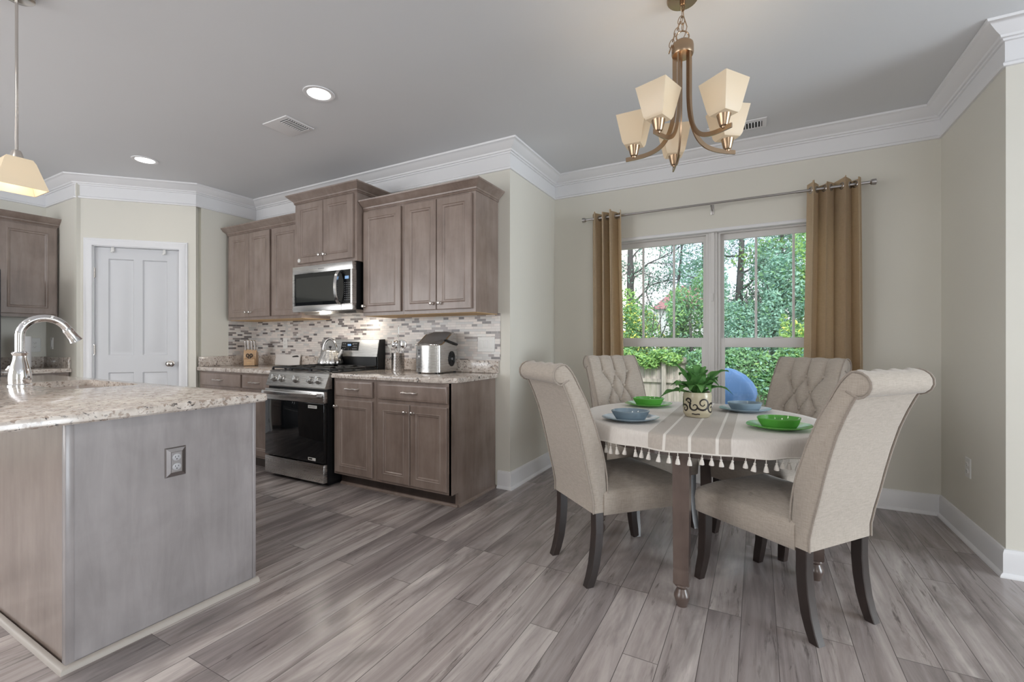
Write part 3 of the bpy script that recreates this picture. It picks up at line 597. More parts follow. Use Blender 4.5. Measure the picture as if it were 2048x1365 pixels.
b = B(); b.loft([[(x, y, z) for y, z in ((3.035, 1.03), (3.065, 1.185), (3.09, 1.19), (3.135, 1.19), (3.135, .905), (3.05, .905))] for x in (rx0, rx0+.004)]); obj('end_cap', b, black_m, bg_)
def slant(z): return 3.035+(z-1.03)/(1.185-1.03)*.03
dp = obj('control_display', B().loft([[(x, slant(z)+o, z) for x, z in ((-3.505, 1.085), (-3.275, 1.085), (-3.275, 1.165), (-3.505, 1.165))] for o in (.002, -.003)]), glassblk_m, bg_)
b = B()
for x in (-3.48, -3.455, -3.345, -3.325, -3.305):
    for z in (1.10, 1.124, 1.148): b.box(x-.007, x+.007, slant(z)-.0045, slant(z)-.0028, z-.003, z+.003)
obj('keys', b, greyp_m, dp); obj('clock', B().box(-3.42, -3.375, slant(1.135)-.0045, slant(1.135)-.0025, 1.123, 1.145), disp_m, dp)
for gx in (-3.655, -3.405, -3.155):
    b = B(); w2 = .118; yA, yB = 2.535, 3.02
    for x in (gx-w2, gx+w2): b.box(x-.006, x+.006, yA, yB, .936, .950, .003)
    for y in (yA, (yA+yB)/2, yB): b.box(gx-w2, gx+w2, y-.006, y+.006, .936, .950, .003)
    for y in (2.66, 2.90):
        b.box(gx-w2, gx-.03, y-.005, y+.005, .938, .952, .002).box(gx+.03, gx+w2, y-.005, y+.005, .938, .952, .002).box(gx-.005, gx+.005, y-.11, y-.03, .938, .952, .002).box(gx-.005, gx+.005, y+.03, y+.11, .938, .952, .002)
    for x in (gx-w2, gx+w2):
        for y in (yA, yA+.12, (yA+yB)/2, yB-.12, yB): b.box(x-.007, x+.007, y-.008, y+.008, .921, .938)
    obj('grate', b, iron_m, ra)
for x, y, q in ((-3.655, 2.66, .045), (-3.655, 2.90, .036), (-3.155, 2.66, .042), (-3.155, 2.90, .036), (-3.405, 2.78, .04)):
    obj('burner', B().lathe([(q, .922), (q, .93), (q*.8, .932), (q*.8, .938), (q*.6, .94), (.002, .94)], x, y, 20), iron_m, ra)
# kettle
KX, KY = -3.515, 2.93
ke = thing('kettle', 'ribbed stainless tea kettle standing on the range', 'kettle', (KX, KY, .953))
def ribbed(prof, n=16, seg=96, amp=.035):
    return [[(KX+q*(1+amp*f*math.cos(n*2*PI*i/seg))*math.cos(2*PI*i/seg), KY+q*(1+amp*f*math.cos(n*2*PI*i/seg))*math.sin(2*PI*i/seg), z) for i in range(seg)] for q, z, f in prof]
obj('body', B().loft(ribbed([(.096, .953, 0), (.108, .957, .3), (.112, .968, .8), (.105, .995, 1), (.094, 1.02, 1), (.082, 1.045, 1), (.072, 1.07, .9), (.066, 1.085, .4), (.062, 1.088, 0), (.05, 1.091, 0), (.02, 1.094, 0)])), steel_m, ke)
obj('lid_knob', B().lathe([(.005, 1.093), (.005, 1.108), (.013, 1.113), (.014, 1.12), (.008, 1.126), (.001, 1.127)], KX, KY, 14), black_m, ke)
vr = Vector((.88, .475, 0))
obj('spout', B().tube([Vector((KX, KY, 0))+vr*a+Vector((0, 0, z)) for a, z in ((.055, 1.0), (.085, 1.03), (.105, 1.065), (.118, 1.092))], [.032, .026, .019, .0175], 14), steel_m, ke)
pts = [Vector((KX, KY, 1.075))+vr*(.062*math.cos(t)-.002)+Vector((0, 0, .118*math.sin(t))) for t in [PI*k/16 for k in range(17)]]
obj('handle', B().tube(pts, [.007]+[.0105]*15+[.007], 10), steelv_m, ke)
# microwave
mw = thing('microwave', 'stainless over-the-range microwave under the raised cabinet', 'microwave', (-3.37, 2.93, 1.44))
mx0, mx1, mf, mz0, mz1 = -3.752, -2.984, 2.71, 1.436, 1.846
obj('body', B().box(mx0+.004, mx1-.004, mf+.04, YK-.01, mz0+.006, mz1), black_m, mw)
obj('bottom_vent', B().loft([[(mx0+.06, mf+.05, mz0+.006), (mx1-.02, mf+.05, mz0+.006), (mx1-.02, YK-.05, mz0+.006), (mx0+.06, YK-.05, mz0+.006)], [(mx0+.08, mf+.08, mz0-.022), (mx1-.03, mf+.08, mz0-.022), (mx1-.03, YK-.07, mz0-.022), (mx0+.08, YK-.07, mz0-.022)]]), steel_m, mw)
fr_ = B(); fr_.box(mx0, mx1, mf, mf+.045, 1.778, mz1, .003).box(mx0, mx1, mf, mf+.045, mz0, 1.492, .003).box(mx0, mx0+.026, mf, mf+.045, 1.492, 1.778).box(mx1-.022, mx1, mf, mf+.045, 1.492, 1.778)
fdoor = obj('front_frame', fr_, steel_m, mw)
obj('seam', B().box(-3.118, -3.115, mf-.0006, mf+.002, mz0+.004, 1.492), dark_m, fdoor)
obj('window', B().box(mx0+.026, -3.114, mf+.006, mf+.03, 1.492, 1.778), glassblk_m, fdoor)
obj('inner_screen', B().box(mx0+.045, -3.20, mf+.004, mf+.007, 1.522, 1.742), mwglass_m, fdoor)
kp = obj('keypad', B().box(-3.112, mx1-.022, mf+.004, mf+.03, 1.492, 1.778), glassblk_m, mw)
b = B()
for i in range(4):
    for j in range(9): b.box(-3.080+i*.020, -3.072+i*.020, mf+.0028, mf+.0042, 1.52+j*.018, 1.526+j*.018)
obj('keys', b, greyp_m, kp); obj('clock', B().box(-3.075, -3.03, mf+.0028, mf+.0042, 1.70, 1.725), disp_m, kp)
pts = [(-3.128+.002, mf-.004-.048*math.sin(t), 1.632+.135*-math.cos(t)) for t in [PI*k/14 for k in range(15)]]
obj('handle', B().tube(pts, .013, 10, sect=[(-1.4, -.6), (-1, -.9), (1, -.9), (1.4, -.6), (1.4, .6), (1, .9), (-1, .9), (-1.4, .6)]), steelv_m, mw)
b = B()
for q in range(6): b.box(-3.405+q*.013, -3.397+q*.013, mf-.0008, mf+.001, 1.806, 1.813)
obj('maker_mark', b, greyp_m, fdoor)

# ------------------------------------------------------------------ counter items
kb = thing('knife_block', 'light wood knife block on the granite by the pantry wall', 'knife block', (-4.74, 2.93, .914), math.radians(48))
obj('block', B().loft([[(x, y, z-.914) for y, z in [(-.045, .918), (.085, .918), (.075, 1.045), (-.022, 1.085), (-.045, 1.05)]] for x in (-.058, .058)]), block_m, kb, False)
obj('scissor_pocket', B().loft([[(x, y, z-.914) for y, z in ((-.085, .918), (-.0445, .918), (-.0445, .99), (-.085, .985))] for x in (-.05, .05)]), block_m, kb, False)
obj('foot', B().box(-.05, .05, -.07, .09, 0, .004), dark_m, kb, False)
obj('burned_mark', B().box(-.02, .02, -.0862, -.085, .03, .036), raw_m, kb, False)
KB = ROOT[kb.name]
kn = thing('knife', 'steel-handled knife standing in the wooden block', 'knife', tuple(KB @ Vector((-.042, -.02, .16))), math.radians(48), 'knives in the block')
obj('handle', B().tube([(0, 0, 0), (0, -.012, .03), (0, -.018, .06), (0, -.030, .095), (0, -.036, .105)], [.009, .0085, .0105, .012, .008], 8), steelv_m, kn, False); obj('bolster', B().tube([(0, .004, -.012), (0, 0, .002)], [.009, .0095], 8), steelv_m, kn, False); obj('blade', B().box(-.001, .001, -.012, .012, -.10, -.008), steel_m, kn, False)
for x, y, z in ((-.012, -.015, .165), (.018, -.02, .16), (.044, -.02, .158), (-.028, .03, .157), (.005, .035, .156), (.036, .035, .155)):
    dup(kn, tuple(KB @ Vector((x, y, z))), math.radians(48), 'steel-handled knife standing in the wooden block')
sc_ = thing('kitchen_scissors', 'black-handled kitchen scissors in the front pocket of the knife block', 'scissors', tuple(KB @ Vector((0, -.068, .078))), math.radians(48))
for sx in (-1, 1):
    obj('handle', B().tube([(sx*.004, 0, 0)]+[(sx*(.016+.011*math.cos(t)), -.004, .030+.018*math.sin(t)) for t in [(-.62+k/11*1.9 if sx > 0 else -.62+k/11*1.9)*PI for k in range(12)]], .0048, 8), black_m, sc_, False)
    obj('blade', B().box(-.001+sx*.002, .001+sx*.002, -.004, .004, -.06, .004), steel_m, sc_, False)
cb = thing('cutting_board', 'white speckled cutting board leaning on the granite splash', 'cutting board', (-4.38, 3.10, .914))
b = B().box(-.20, .20, -.006, .006, 0, .118, .004); b.bm.transform(Matrix.Translation((-4.38, 3.098, .916)) @ Matrix.Rotation(-.14, 4, 'X')); obj('board', b, chop_m, cb)
b = B().tube([(.09, -.010, .094), (.13, -.012, .098), (.165, -.012, .10), (.178, -.010, .095)], [.006, .008, .008, .005], 8); b.bm.transform(Matrix.Translation((-4.38, 3.098, .916)) @ Matrix.Rotation(-.14, 4, 'X')); obj('handle', b, black_m, cb)
tag(obj('glass_dish', B().lathe([(.05, .916), (.07, .918), (.088, .930), (.086, .932), (.066, .922), (.002, .921)], -3.925, 2.98, 24), teal_m), 'pale teal glass dish on the worktop beside the stove', 'dish')
UX, UY = -2.705, 2.955
ut = thing('utensil_holder', 'perforated stainless utensil holder on the worktop', 'utensil holder', (UX, UY, .914))
obj('cup', B().loft([[(UX+q*math.cos(a*PI/16), UY+q*math.sin(a*PI/16), z) for a in range(32)] for q, z in ((.052, .914), (.053, .918), (.053, 1.068), (.0545, 1.071), (.0505, 1.071), (.0495, .92))], True, True), steelv_m, ut)
b = B()
for k in range(24):
    a = 2*PI*k/24
    for j in range(8):
        c = Vector((UX+.0532*math.cos(a+(j % 2)*.13), UY+.0532*math.sin(a+(j % 2)*.13), .945+j*.0135)); t = Vector((-math.sin(a), math.cos(a), 0)); rn = Vector((math.cos(a), math.sin(a), 0))*.0006
        b.loft([[c+o+t*.0035*math.cos(s*PI/4)+Vector((0, 0, .0035*math.sin(s*PI/4))) for s in range(8)] for o in (-rn, rn)])
obj('holes', b, dark_m, ut)
def utensil(name, label, dx, dy, lean, length, head):
    base = Vector((UX+dx*.4, UY+dy*.4, .93)); d = Vector((dx*lean, dy*lean, 1)).normalized(); top = base+d*length
    r = thing(name, label, 'utensil', tuple(base), 0, 'utensils in the steel holder')
    obj('handle', B().tube([base, base+d*length*.5, top], [.0055, .005, .005], 8), chrome_m, r)
    x = Vector((.88, .475, 0)); x = (x-d*x.dot(d)).normalized(); y = d.cross(x); b = B()
    if head == 'spoon': b.loft([[top+d*(.03+.036*math.cos(p))+(x*math.cos(t)*.027+y*math.sin(t)*.006)*math.sin(p) for t in [2*PI*k/16 for k in range(16)]] for p in [.08+(PI-.16)*j/9 for j in range(10)]])
    elif head == 'ladle': b.loft([[top+d*(.03+.034*math.cos(p))+(x*math.cos(t)*.034+y*math.sin(t)*.020)*math.sin(p) for t in [2*PI*k/16 for k in range(16)]] for p in [.08+(PI-.16)*j/9 for j in range(10)]])
    elif head == 'whisk':
        for q in range(5):
            w = x*math.cos(q*PI/5)+y*math.sin(q*PI/5); b.tube([top+d*(.05-.055*math.cos(t))+w*.026*math.sin(t) for t in [.05+(2*PI-.1)*k/20 for k in range(21)]], .0011, 5)
    elif head == 'fork':
        b.loft([[top+d*h+x*w*s+y*.002*u for s, u in ((-1, -1), (1, -1), (1, 1), (-1, 1))] for h, w in ((0, .005), (.02, .016), (.03, .019))])
        for s in (-.016, -.005, .006, .017): b.tube([top+d*.028+x*s, top+d*.062+x*s*1.1-y*.006], [.0022, .0014], 6)
    elif head == 'turner': b.loft([[top+d*h+x*w*s+y*.0012*u for s, u in ((-1, -1), (1, -1), (1, 1), (-1, 1))] for h, w in ((0, .006), (.015, .024), (.07, .030))])
    else: b.tube([top, top+d*.012], [.006, .004], 8)
    obj('head', b, chrome_m, r)
utensil('pasta_fork', 'steel pasta fork leaning from the holder toward the range', -.08, -.05, 1.6, .182, 'fork')
utensil('ladle', 'steel ladle tilted low over the range side of the holder', -.07, .03, 1.0, .182, 'ladle')
utensil('slotted_turner', 'steel turner rising behind the whisk in the holder', -.02, .06, .8, .182, 'turner')
utensil('whisk', 'wire whisk in the steel utensil holder', .015, -.03, .6, .145, 'whisk')
utensil('honing_rod', 'thin tall steel rod rising high out of the holder', .0, .01, .5, .365, 'rod')
utensil('serving_spoon', 'round steel spoon leaning from the holder toward the ice maker', .09, .02, .95, .182, 'spoon')
im = thing('ice_maker', 'stainless countertop ice maker with a curved dark lid', 'ice maker', (-2.287, 2.82, .914), math.radians(4))
w2, dpt = .116, .265
b = B()
N = 22; top = lambda y: .224+.092*(.5-.5*math.cos(min(1, max(0, (y-.01)/.2))*PI))
def implan(g=0.0):
    out = []
    for k in range(13): x = (-1+2*k/12)*(w2-.034-g*.5); out.append((x, g-.022*(1-(x/(w2-.034))**2)))
    for cx, s_ in ((w2-.034, 0),):
        for k in range(1, 8): t = -PI/2+PI/2*k/7; out.append((cx+(.034-g)*math.cos(t), .034+(.034-g)*math.sin(t)))
    for k in range(1, 13): out.append((w2-g, .034+(dpt-.034-g)*k/12))
    for k in range(1, 6): out.append((w2-g-2*(w2-g)*k/5, dpt-g))
    for k in range(1, 12): out.append((-w2+g, dpt-g-(dpt-.034-g)*k/12))
    for k in range(0, 7): t = PI+PI/2*k/7; out.append((-w2+.034+(.034-g)*math.cos(t), .034+(.034-g)*math.sin(t)))
    return out
b.loft([[(x, y, .012) for x, y in implan()], [(x, y, top(y)) for x, y in implan()]]); obj('housing', b, steel_m, im, False)
Pm = [(x, y) for x, y in implan(.002)]; crown_ = lambda x, y, q: (x*q, .13+(y-.13)*q)
lo_ = [[(x, y, top(y)+.001) for x, y in Pm], [(x, y, top(y)+.007) for x, y in Pm]]
for q in (.93, .8, .6, .4, .2): lo_.append([crown_(x, y, q)+(top(.13+(y-.13)*q)+.007+.020*(1-q*q),) for x, y in Pm])
obj('lid', B().loft(lo_), plain('smoked_lid', srgb(104, 104, 106), .12), im, False)
obj('lid_rim', B().tube([(x, y, top(y)+.003) for x, y in implan(-.001)], .0055, 6, closed=True), steelv_m, im, False)
pc = obj('control_pod', B().loft([[(-.058+.013*math.cos(t), -o-.0145, .158+.013*math.sin(t)+(.024 if math.sin(t) >= 0 else -.024)) for t in [2*PI*(k+.5)/20 for k in range(20)]] for o in (-.002, .003)]), greyp_m, im, False)
for z in (.184, .162, .136): obj('button', B().loft([[(-.058+q*math.cos(t), -o-.0145, z+q*math.sin(t)) for t in [2*PI*k/14 for k in range(14)]] for q, o in ((.0075, .003), (.0075, .0055), (.005, .006))]), white_m if z < .15 else black_m, pc, False)
b = B()
for q in range(7): b.box(-.085+q*.009, -.080+q*.009, -.0125-.0012*q, -.008-.0012*q, .050, .056)
obj('maker_mark', b, greyp_m, im, False)
fn = obj('fan_grille', B().loft([[(w2+o, .185+q*.82*math.cos(t), .115+q*math.sin(t)) for t in [2*PI*k/28 for k in range(28)]] for q, o in ((.062, -.002), (.062, .003), (.057, .004), (.054, .001))]), black_m, im, False)
b = B()
for q in (.014, .026, .038, .049): b.tube([(w2+.003, .185+q*.82*math.cos(t), .115+q*math.sin(t)) for t in [2*PI*k/28 for k in range(28)]], .002, 5, closed=True)
obj('grille_rings', b, iron_m, fn, False); obj('grille_hub', B().loft([[(w2+o, .185+q*math.cos(t), .115+q*math.sin(t)) for t in [2*PI*k/16 for k in range(16)]] for q, o in ((.010, .001), (.010, .005))]), greyp_m, fn, False)
obj('carry_handle', B().tube([(w2+.004, .07, .262), (w2+.014, .09, .264), (w2+.014, .24, .232), (w2+.004, .26, .228)], .008, 8), black_m, im, False)
for x in (-.09, .09):
    for y in (.03, .27): obj('foot', B().lathe([(.012, 0), (.012, .013)], x, y, 10), black_m, im, False)

# ------------------------------------------------------------------ dining table
TX, TY = -.294, 2.67
ta = thing('dining_table', 'round dining table with turned feet under the striped cloth', 'table', (TX, TY, 0))
obj('tabletop', B().lathe([(.585, .722), (.60, .727), (.604, .738), (.60, .750), (.592, .756)], TX, TY, 72), tab_m, ta)
b = B(); b.loft([[(TX+q*math.cos(2*PI*i/64), TY+q*math.sin(2*PI*i/64), z) for i in range(64)] for q, z in ((.545, .722), (.545, .655), (.52, .655), (.52, .722))], False, False, True, True); obj('apron', b, tab_m, ta)
for a in range(4):
    cx, cy = TX+.545*math.cos(a*PI/2-PI/2), TY+.545*math.sin(a*PI/2-PI/2); b = B()
    b.loft([[(cx+h*x, cy+h*y, z) for x, y in ((-1, -1), (1, -1), (1, 1), (-1, 1))] for h, z in ((.035, .721), (.0345, .50), (.032, .175), (.0305, .168), (.0325, .160), (.0325, .108), (.029, .100))])
    b.lathe([(.024, .102), (.031, .098), (.032, .091), (.024, .085), (.021, .078), (.026, .066), (.033, .052), (.034, .042), (.030, .026), (.024, .010), (.022, 0)], cx, cy, 24)
    obj('leg', b, tab_m, ta)
tc_ = thing('tablecloth', 'striped linen tablecloth with tassels on the round table', 'tablecloth', (TX, TY, .757))
def hem(t):   # drop of the cloth edge by direction
    return .078+.016*math.sin(2*t+1.2)+.010*math.cos(t-.5)
NA = 216
def wave(t, f): return .010*f*math.sin(11*t+.6)+.007*f*math.sin(19*t+2)
lp = []
for q in [k/14 for k in range(1, 15)]: lp.append([(q*.602*math.cos(2*PI*i/NA), q*.602*math.sin(2*PI*i/NA), .0025) for i in range(NA)])
lp.append([(.609*math.cos(2*PI*i/NA), .609*math.sin(2*PI*i/NA), -.003) for i in range(NA)])
for f in (.25, .5, .75, 1.0):
    row = []
    for i in range(NA):
        t = 2*PI*i/NA; q = .612+.006*f+wave(t, f); row.append((q*math.cos(t), q*math.sin(t), -.004-hem(t)*f))
    lp.append(row)
b = B(); b.loft(lp, True, False); obj('cloth', b, cloth_m, tc_, False, 60)
obj('braid_trim', B().tube([((.6195+wave(2*PI*i/NA, 1))*math.cos(2*PI*i/NA), (.6195+wave(2*PI*i/NA, 1))*math.sin(2*PI*i/NA), -.005-hem(2*PI*i/NA)) for i in range(NA)], .0036, 6, closed=True), tassel_m, tc_, False)
def tassel_b():
    b = B(); b.tube([(0, 0, 0), (0, 0, -.016)], .0016, 6); b.lathe([(.001, -.014), (.005, -.016), (.0048, -.021), (.0036, -.022), (.006, -.026), (.009, -.036), (.0105, -.047), (.008, -.048)], 0, 0, 10); return b
t0 = None
for k in range(92):
    t = 2*PI*k/92+.01*math.sin(k*1.7); q = .6195+wave(t, 1); loc = (q*math.cos(t), q*math.sin(t), -.007-hem(t))
    if t0 is None: t0 = o = obj('tassel', tassel_b(), tassel_m, tc_, False)
    else: o = t0.copy(); COL.objects.link(o); o.parent = tc_
    o.location = loc; o.rotation_euler = (rnd.uniform(-.15, .15), rnd.uniform(-.15, .15), rnd.uniform(0, 6)); o.scale = (1, 1, rnd.uniform(.88, 1.12))
# plates and bowls (handled oval dishes)
def oval(rl, ax, by, tabs=0.0, seg=48):
    out = []
    for q, z in rl:
        row = []
        for i in range(seg):
            t = 2*PI*i/seg; k = 1+tabs*max(0, abs(math.cos(t))-.93)/.07*(1 if q > .93 else 0); row.append((q*ax*math.cos(t)*k, q*by*math.sin(t), z))
        out.append(row)
    return out
def plate_bowl(x, y, m, lp_, lb_, rz):
    tag_ = 'green' if m is green_m else 'blue'
    o = obj('dinner_plate', B().loft(oval([(.55, 0), (.62, .003), (.75, .008), (.97, .018), (1.0, .0205), (.985, .0225), (.74, .0125), (.6, .0065), (.02, .006)], .140, .122, .05)), m)
    o.location = (x, y, .760); o.rotation_euler = (0, 0, rz); tag(o, lp_, 'plate', 'plates on the dining table')
    o = obj('bowl', B().loft(oval([(.72, 0), (.80, .003), (.90, .018), (.965, .038), (1.0, .043), (1.0, .047), (.95, .047), (.92, .040), (.86, .020), (.76, .009), (.02, .007)], .092, .080, .07)), m)
    o.location = (x, y, .7665); o.rotation_euler = (0, 0, rz); tag(o, lb_, 'bowl', 'bowls on the dining table')
vz = math.radians(28)
plate_bowl(.088, 2.455, green_m, 'green plate under the green bowl closest to the camera', 'larger-looking green bowl in front of the pale rolled chair', vz)
plate_bowl(-.575, 2.348, blue_m, 'slate blue plate by the cloth edge next to the plain-backed chair', 'slate blue bowl beside the plain-backed chair on the kitchen side', vz)
plate_bowl(-.604, 2.928, green_m, 'green plate in front of the tufted chair by the narrow curtain', 'green bowl in front of the tufted chair by the narrow curtain', vz)
plate_bowl(-.064, 2.97, blue_m, 'slate blue plate in front of the tufted chair by the wide curtain', 'slate blue bowl in front of the tufted chair by the wide curtain', vz)
# potted fern
PX, PY, PZ = -.288, 2.655, .7595
po = thing('flower_pot', 'cream glazed pot with dark scroll cut-outs in the table centre', 'flower pot', (PX, PY, PZ))
obj('pot', B().lathe([(.056, PZ), (.062, PZ+.003), (.066, PZ+.012), (.0725, PZ+.022), (.073, PZ+.03), (.0725, PZ+.105), (.0735, PZ+.118), (.071, PZ+.126), (.070, PZ+.134), (.066, PZ+.135), (.065, PZ+.122), (.064, PZ+.11)], PX, PY, 40), cream_m, po)
obj('soil', B().lathe([(.0645, PZ+.112), (.04, PZ+.118), (.002, PZ+.12)], PX, PY, 24, 1, 1), soil_m, po)
def scroll(a0, z0, pts, w0, w1):
    b = B(); n = len(pts); L = []
    P = [Vector((u, v)) for u, v in pts]
    for i, p in enumerate(P):
        t = (P[min(i+1, n-1)]-P[max(i-1, 0)]).normalized(); nn = Vector((-t.y, t.x)); w = w0+(w1-w0)*i/(n-1); row = []
        for s, o in ((-1, -.002), (-1, .0006), (1, .0006), (1, -.002)):
            q = p+nn*w*s; a = a0+q.x/.0727; rr = .0732+o; row.append((PX+rr*math.cos(a), PY+rr*math.sin(a), z0+q.y))
        L.append(row)
    return b.loft(L)
def spiral(R, turns, flip, start):
    R *= 1.25
    return [(flip*R*(1-.80*k/26)*math.cos(start+turns*2*PI*k/26), R*(1-.80*k/26)*math.sin(start+turns*2*PI*k/26)) for k in range(27)]
fa_ = math.atan2(-PY, -PX)
for da, zz, R, tn, fl, stt in ((.42, .078, .030, 1.35, 1, -2.6), (-.20, .062, .021, 1.1, 1, 2.4), (-.62, .088, .014, 1.1, -1, 0), (-.95, .048, .017, 1.1, -1, .8), (1.15, .05, .024, 1.3, 1, 1), (1.9, .08, .026, 1.2, -1, 2), (2.8, .06, .028, 1.3, 1, 0), (-1.7, .08, .026, 1.2, 1, -1), (-2.5, .055, .022, 1.2, -1, 1)):
    obj('scroll_cutout', scroll(fa_+da, PZ+zz, spiral(R, tn, fl, stt), .0052, .0022), scroll_m, po)
obj('scroll_cutout', scroll(fa_-.1, PZ+.022, [(-.020+k*.004, .001*math.sin(k)) for k in range(11)], .003, .003), scroll_m, po)
fe = thing('potted_fern', 'bushy green fern growing out of the scroll pot', 'plant', (PX, PY, PZ+.118))
def frond(az, reach, rise, droop, width, lobes):
    n = 18; L = []; d = Vector((math.cos(az), math.sin(az), 0)); s = Vector((-math.sin(az), math.cos(az), 0)); C = Vector((PX, PY, PZ+.116))
    for i in range(n+1):
        f = i/n; c = C+d*(.012+reach*f)+Vector((0, 0, rise*math.sin(f*PI*.62)/.93-droop*f*f*f)); prof = math.sin(PI*min(1, f*.93+.07))**.75
        lob = 1+(.38*math.sin(f*lobes*2*PI) if f > .25 else 0); w = width*prof*lob*.74+.001; cup = .35*w
        L.append([c-s*w+Vector((0, 0, cup)), c-s*w*.5+Vector((0, 0, cup*.2)), c, c+s*w*.5+Vector((0, 0, cup*.2)), c+s*w+Vector((0, 0, cup))])
    b = B(); b.loft(L, closed=False); bmesh.ops.solidify(b.bm, geom=b.bm.faces[:], thickness=.0012); return b
vw = math.radians(28.4)
for az, re, ri, dr_, wd, lb in ((3.2, .165, .155, -.02, .032, 3), (3.05, .19, .03, .05, .05, 3), (3.5, .13, .075, .02, .05, 2.5), (2.75, .13, .07, .03, .045, 3), (.05, .165, .115, -.01, .05, 2.5), (-.15, .17, .055, .05, .036, 3), (.35, .13, .09, .02, .05, 3), (-.6, .10, .08, .03, .05, 2), (-1.2, .085, .07, .045, .055, 2), (-1.75, .09, .075, .05, .055, 2), (-2.3, .095, .07, .04, .05, 2), (-2.7, .12, .06, .04, .045, 3), (1.0, .10, .12, .01, .045, 2), (1.6, .09, .13, .0, .04, 2), (2.2, .10, .11, .01, .045, 2.5), (.7, .05, .14, 0, .03, 2), (2.9, .05, .13, 0, .032, 2), (-.9, .055, .11, .01, .045, 1.5), (-2.0, .05, .115, .01, .045, 1.5), (1.3, .03, .15, 0, .02, 2)):
    obj('frond', frond(az+vw, re, ri, dr_, wd, lb), fern_m, fe, smooth=60)

# ------------------------------------------------------------------ dining chairs
HW = .200
REAR = [(.004, .348), (.004, .40), (-.010, .47), (-.030, .55), (-.050, .64), (-.072, .73), (-.098, .82), (-.125, .89), (-.150, .945), (-.163, .970)]
ROLL = [(-.160+.0505*math.cos(t), 1.012+.0485*math.sin(t)) for t in [math.radians(a) for a in (-100, -120, -145, -170, -195, -220, -245, -265)]]
FRONT = [(-.150, 1.059), (-.132, 1.046), (-.112, 1.022), (-.090, .985), (-.062, .930), (-.034, .878), (-.008, .815), (.016, .752), (.036, .690), (.053, .635), (.066, .58), (.076, .52), (.080, .46), (.078, .40), (.074, .348)]
def dense(P, n):
    V = [Vector(p) for p in P]; d = [0]
    for a, c in zip(V, V[1:]): d.append(d[-1]+(c-a).length)
    out = []
    for k in range(n+1):
        s = d[-1]*k/n; j = max(i for i in range(len(d)) if d[i] <= s+1e-9); j = min(j, len(V)-2); out.append(V[j].lerp(V[j+1], (s-d[j])/(d[j+1]-d[j])))
    return out
BU = .100
BROWS = [(.945, (-BU, 0, BU)), (.845, (-BU/2, BU/2)), (.745, (-BU, 0, BU)), (.645, (-BU/2, BU/2)), (.555, (-BU, 0, BU))]
def tuft(u, z):
    # depth of the buttoned front at lateral u and height z
    if abs(u) > .17: edge = 0
    else: edge = 1
    if z > .945:
        f = abs(math.sin(PI*u/BU)); fade = max(0, 1-(z-.945)/.13)
        d = .004-.030*(1-f**.5)*(.45+.55*fade)
        if abs(u) > BU: f2 = max(0, 1-(abs(u)-BU)/.05); d = .004-.030*f2**1.8*(.45+.55*fade) if f2 > 0 else .004
        return d+.003*edge
    if z < .53: return .0
    p = u/BU; q = (z-.945)/.1; s = p+q*.5; t = p-q*.5
    f = (abs(math.sin(PI*s))*abs(math.sin(PI*t)))
    d = .008-.036*(1-f**.5)
    lim = .5*abs(((q+1e-6) % 2)-1)     # lateral edge of the lattice zigzags between the rows
    xe = BU*(.5+lim); over = abs(u)-xe
    if over > 0: d = .008+(d-.008)*(max(0, 1-over/.045)**2 if over < .045 else 0)
    if z < .575: d *= max(0, (z-.53)/.045)
    return d
def back_mesh():
    F = dense(FRONT, 84); NX = 56; us = [-HW+2*HW*k/NX for k in range(NX+1)]
    loop = [(Vector(p), False) for p in REAR+ROLL[1:]]+[(p, True) for p in F]; n = len(loop); cols = []
    cen = [p for p, _ in loop]
    for u in us:
        row = []; e = min(1, (HW-abs(u))/.016); rd = .010*(1-math.sqrt(max(0, 1-(1-e)**2)))
        for i, (p, fr) in enumerate(loop):
            t = (cen[min(n-1, i+1)]-cen[max(0, i-1)]).normalized(); off = -rd
            if fr: off += tuft(u, p.y)
            q = p+outn(t)*off
            row.append((u, q.x, q.y))
        cols.append(row)
    b = B(); b.loft(cols); return b
def outn(t): return Vector((-t.y, t.x))       # the outline runs up the rear and down the front, so this points outwards
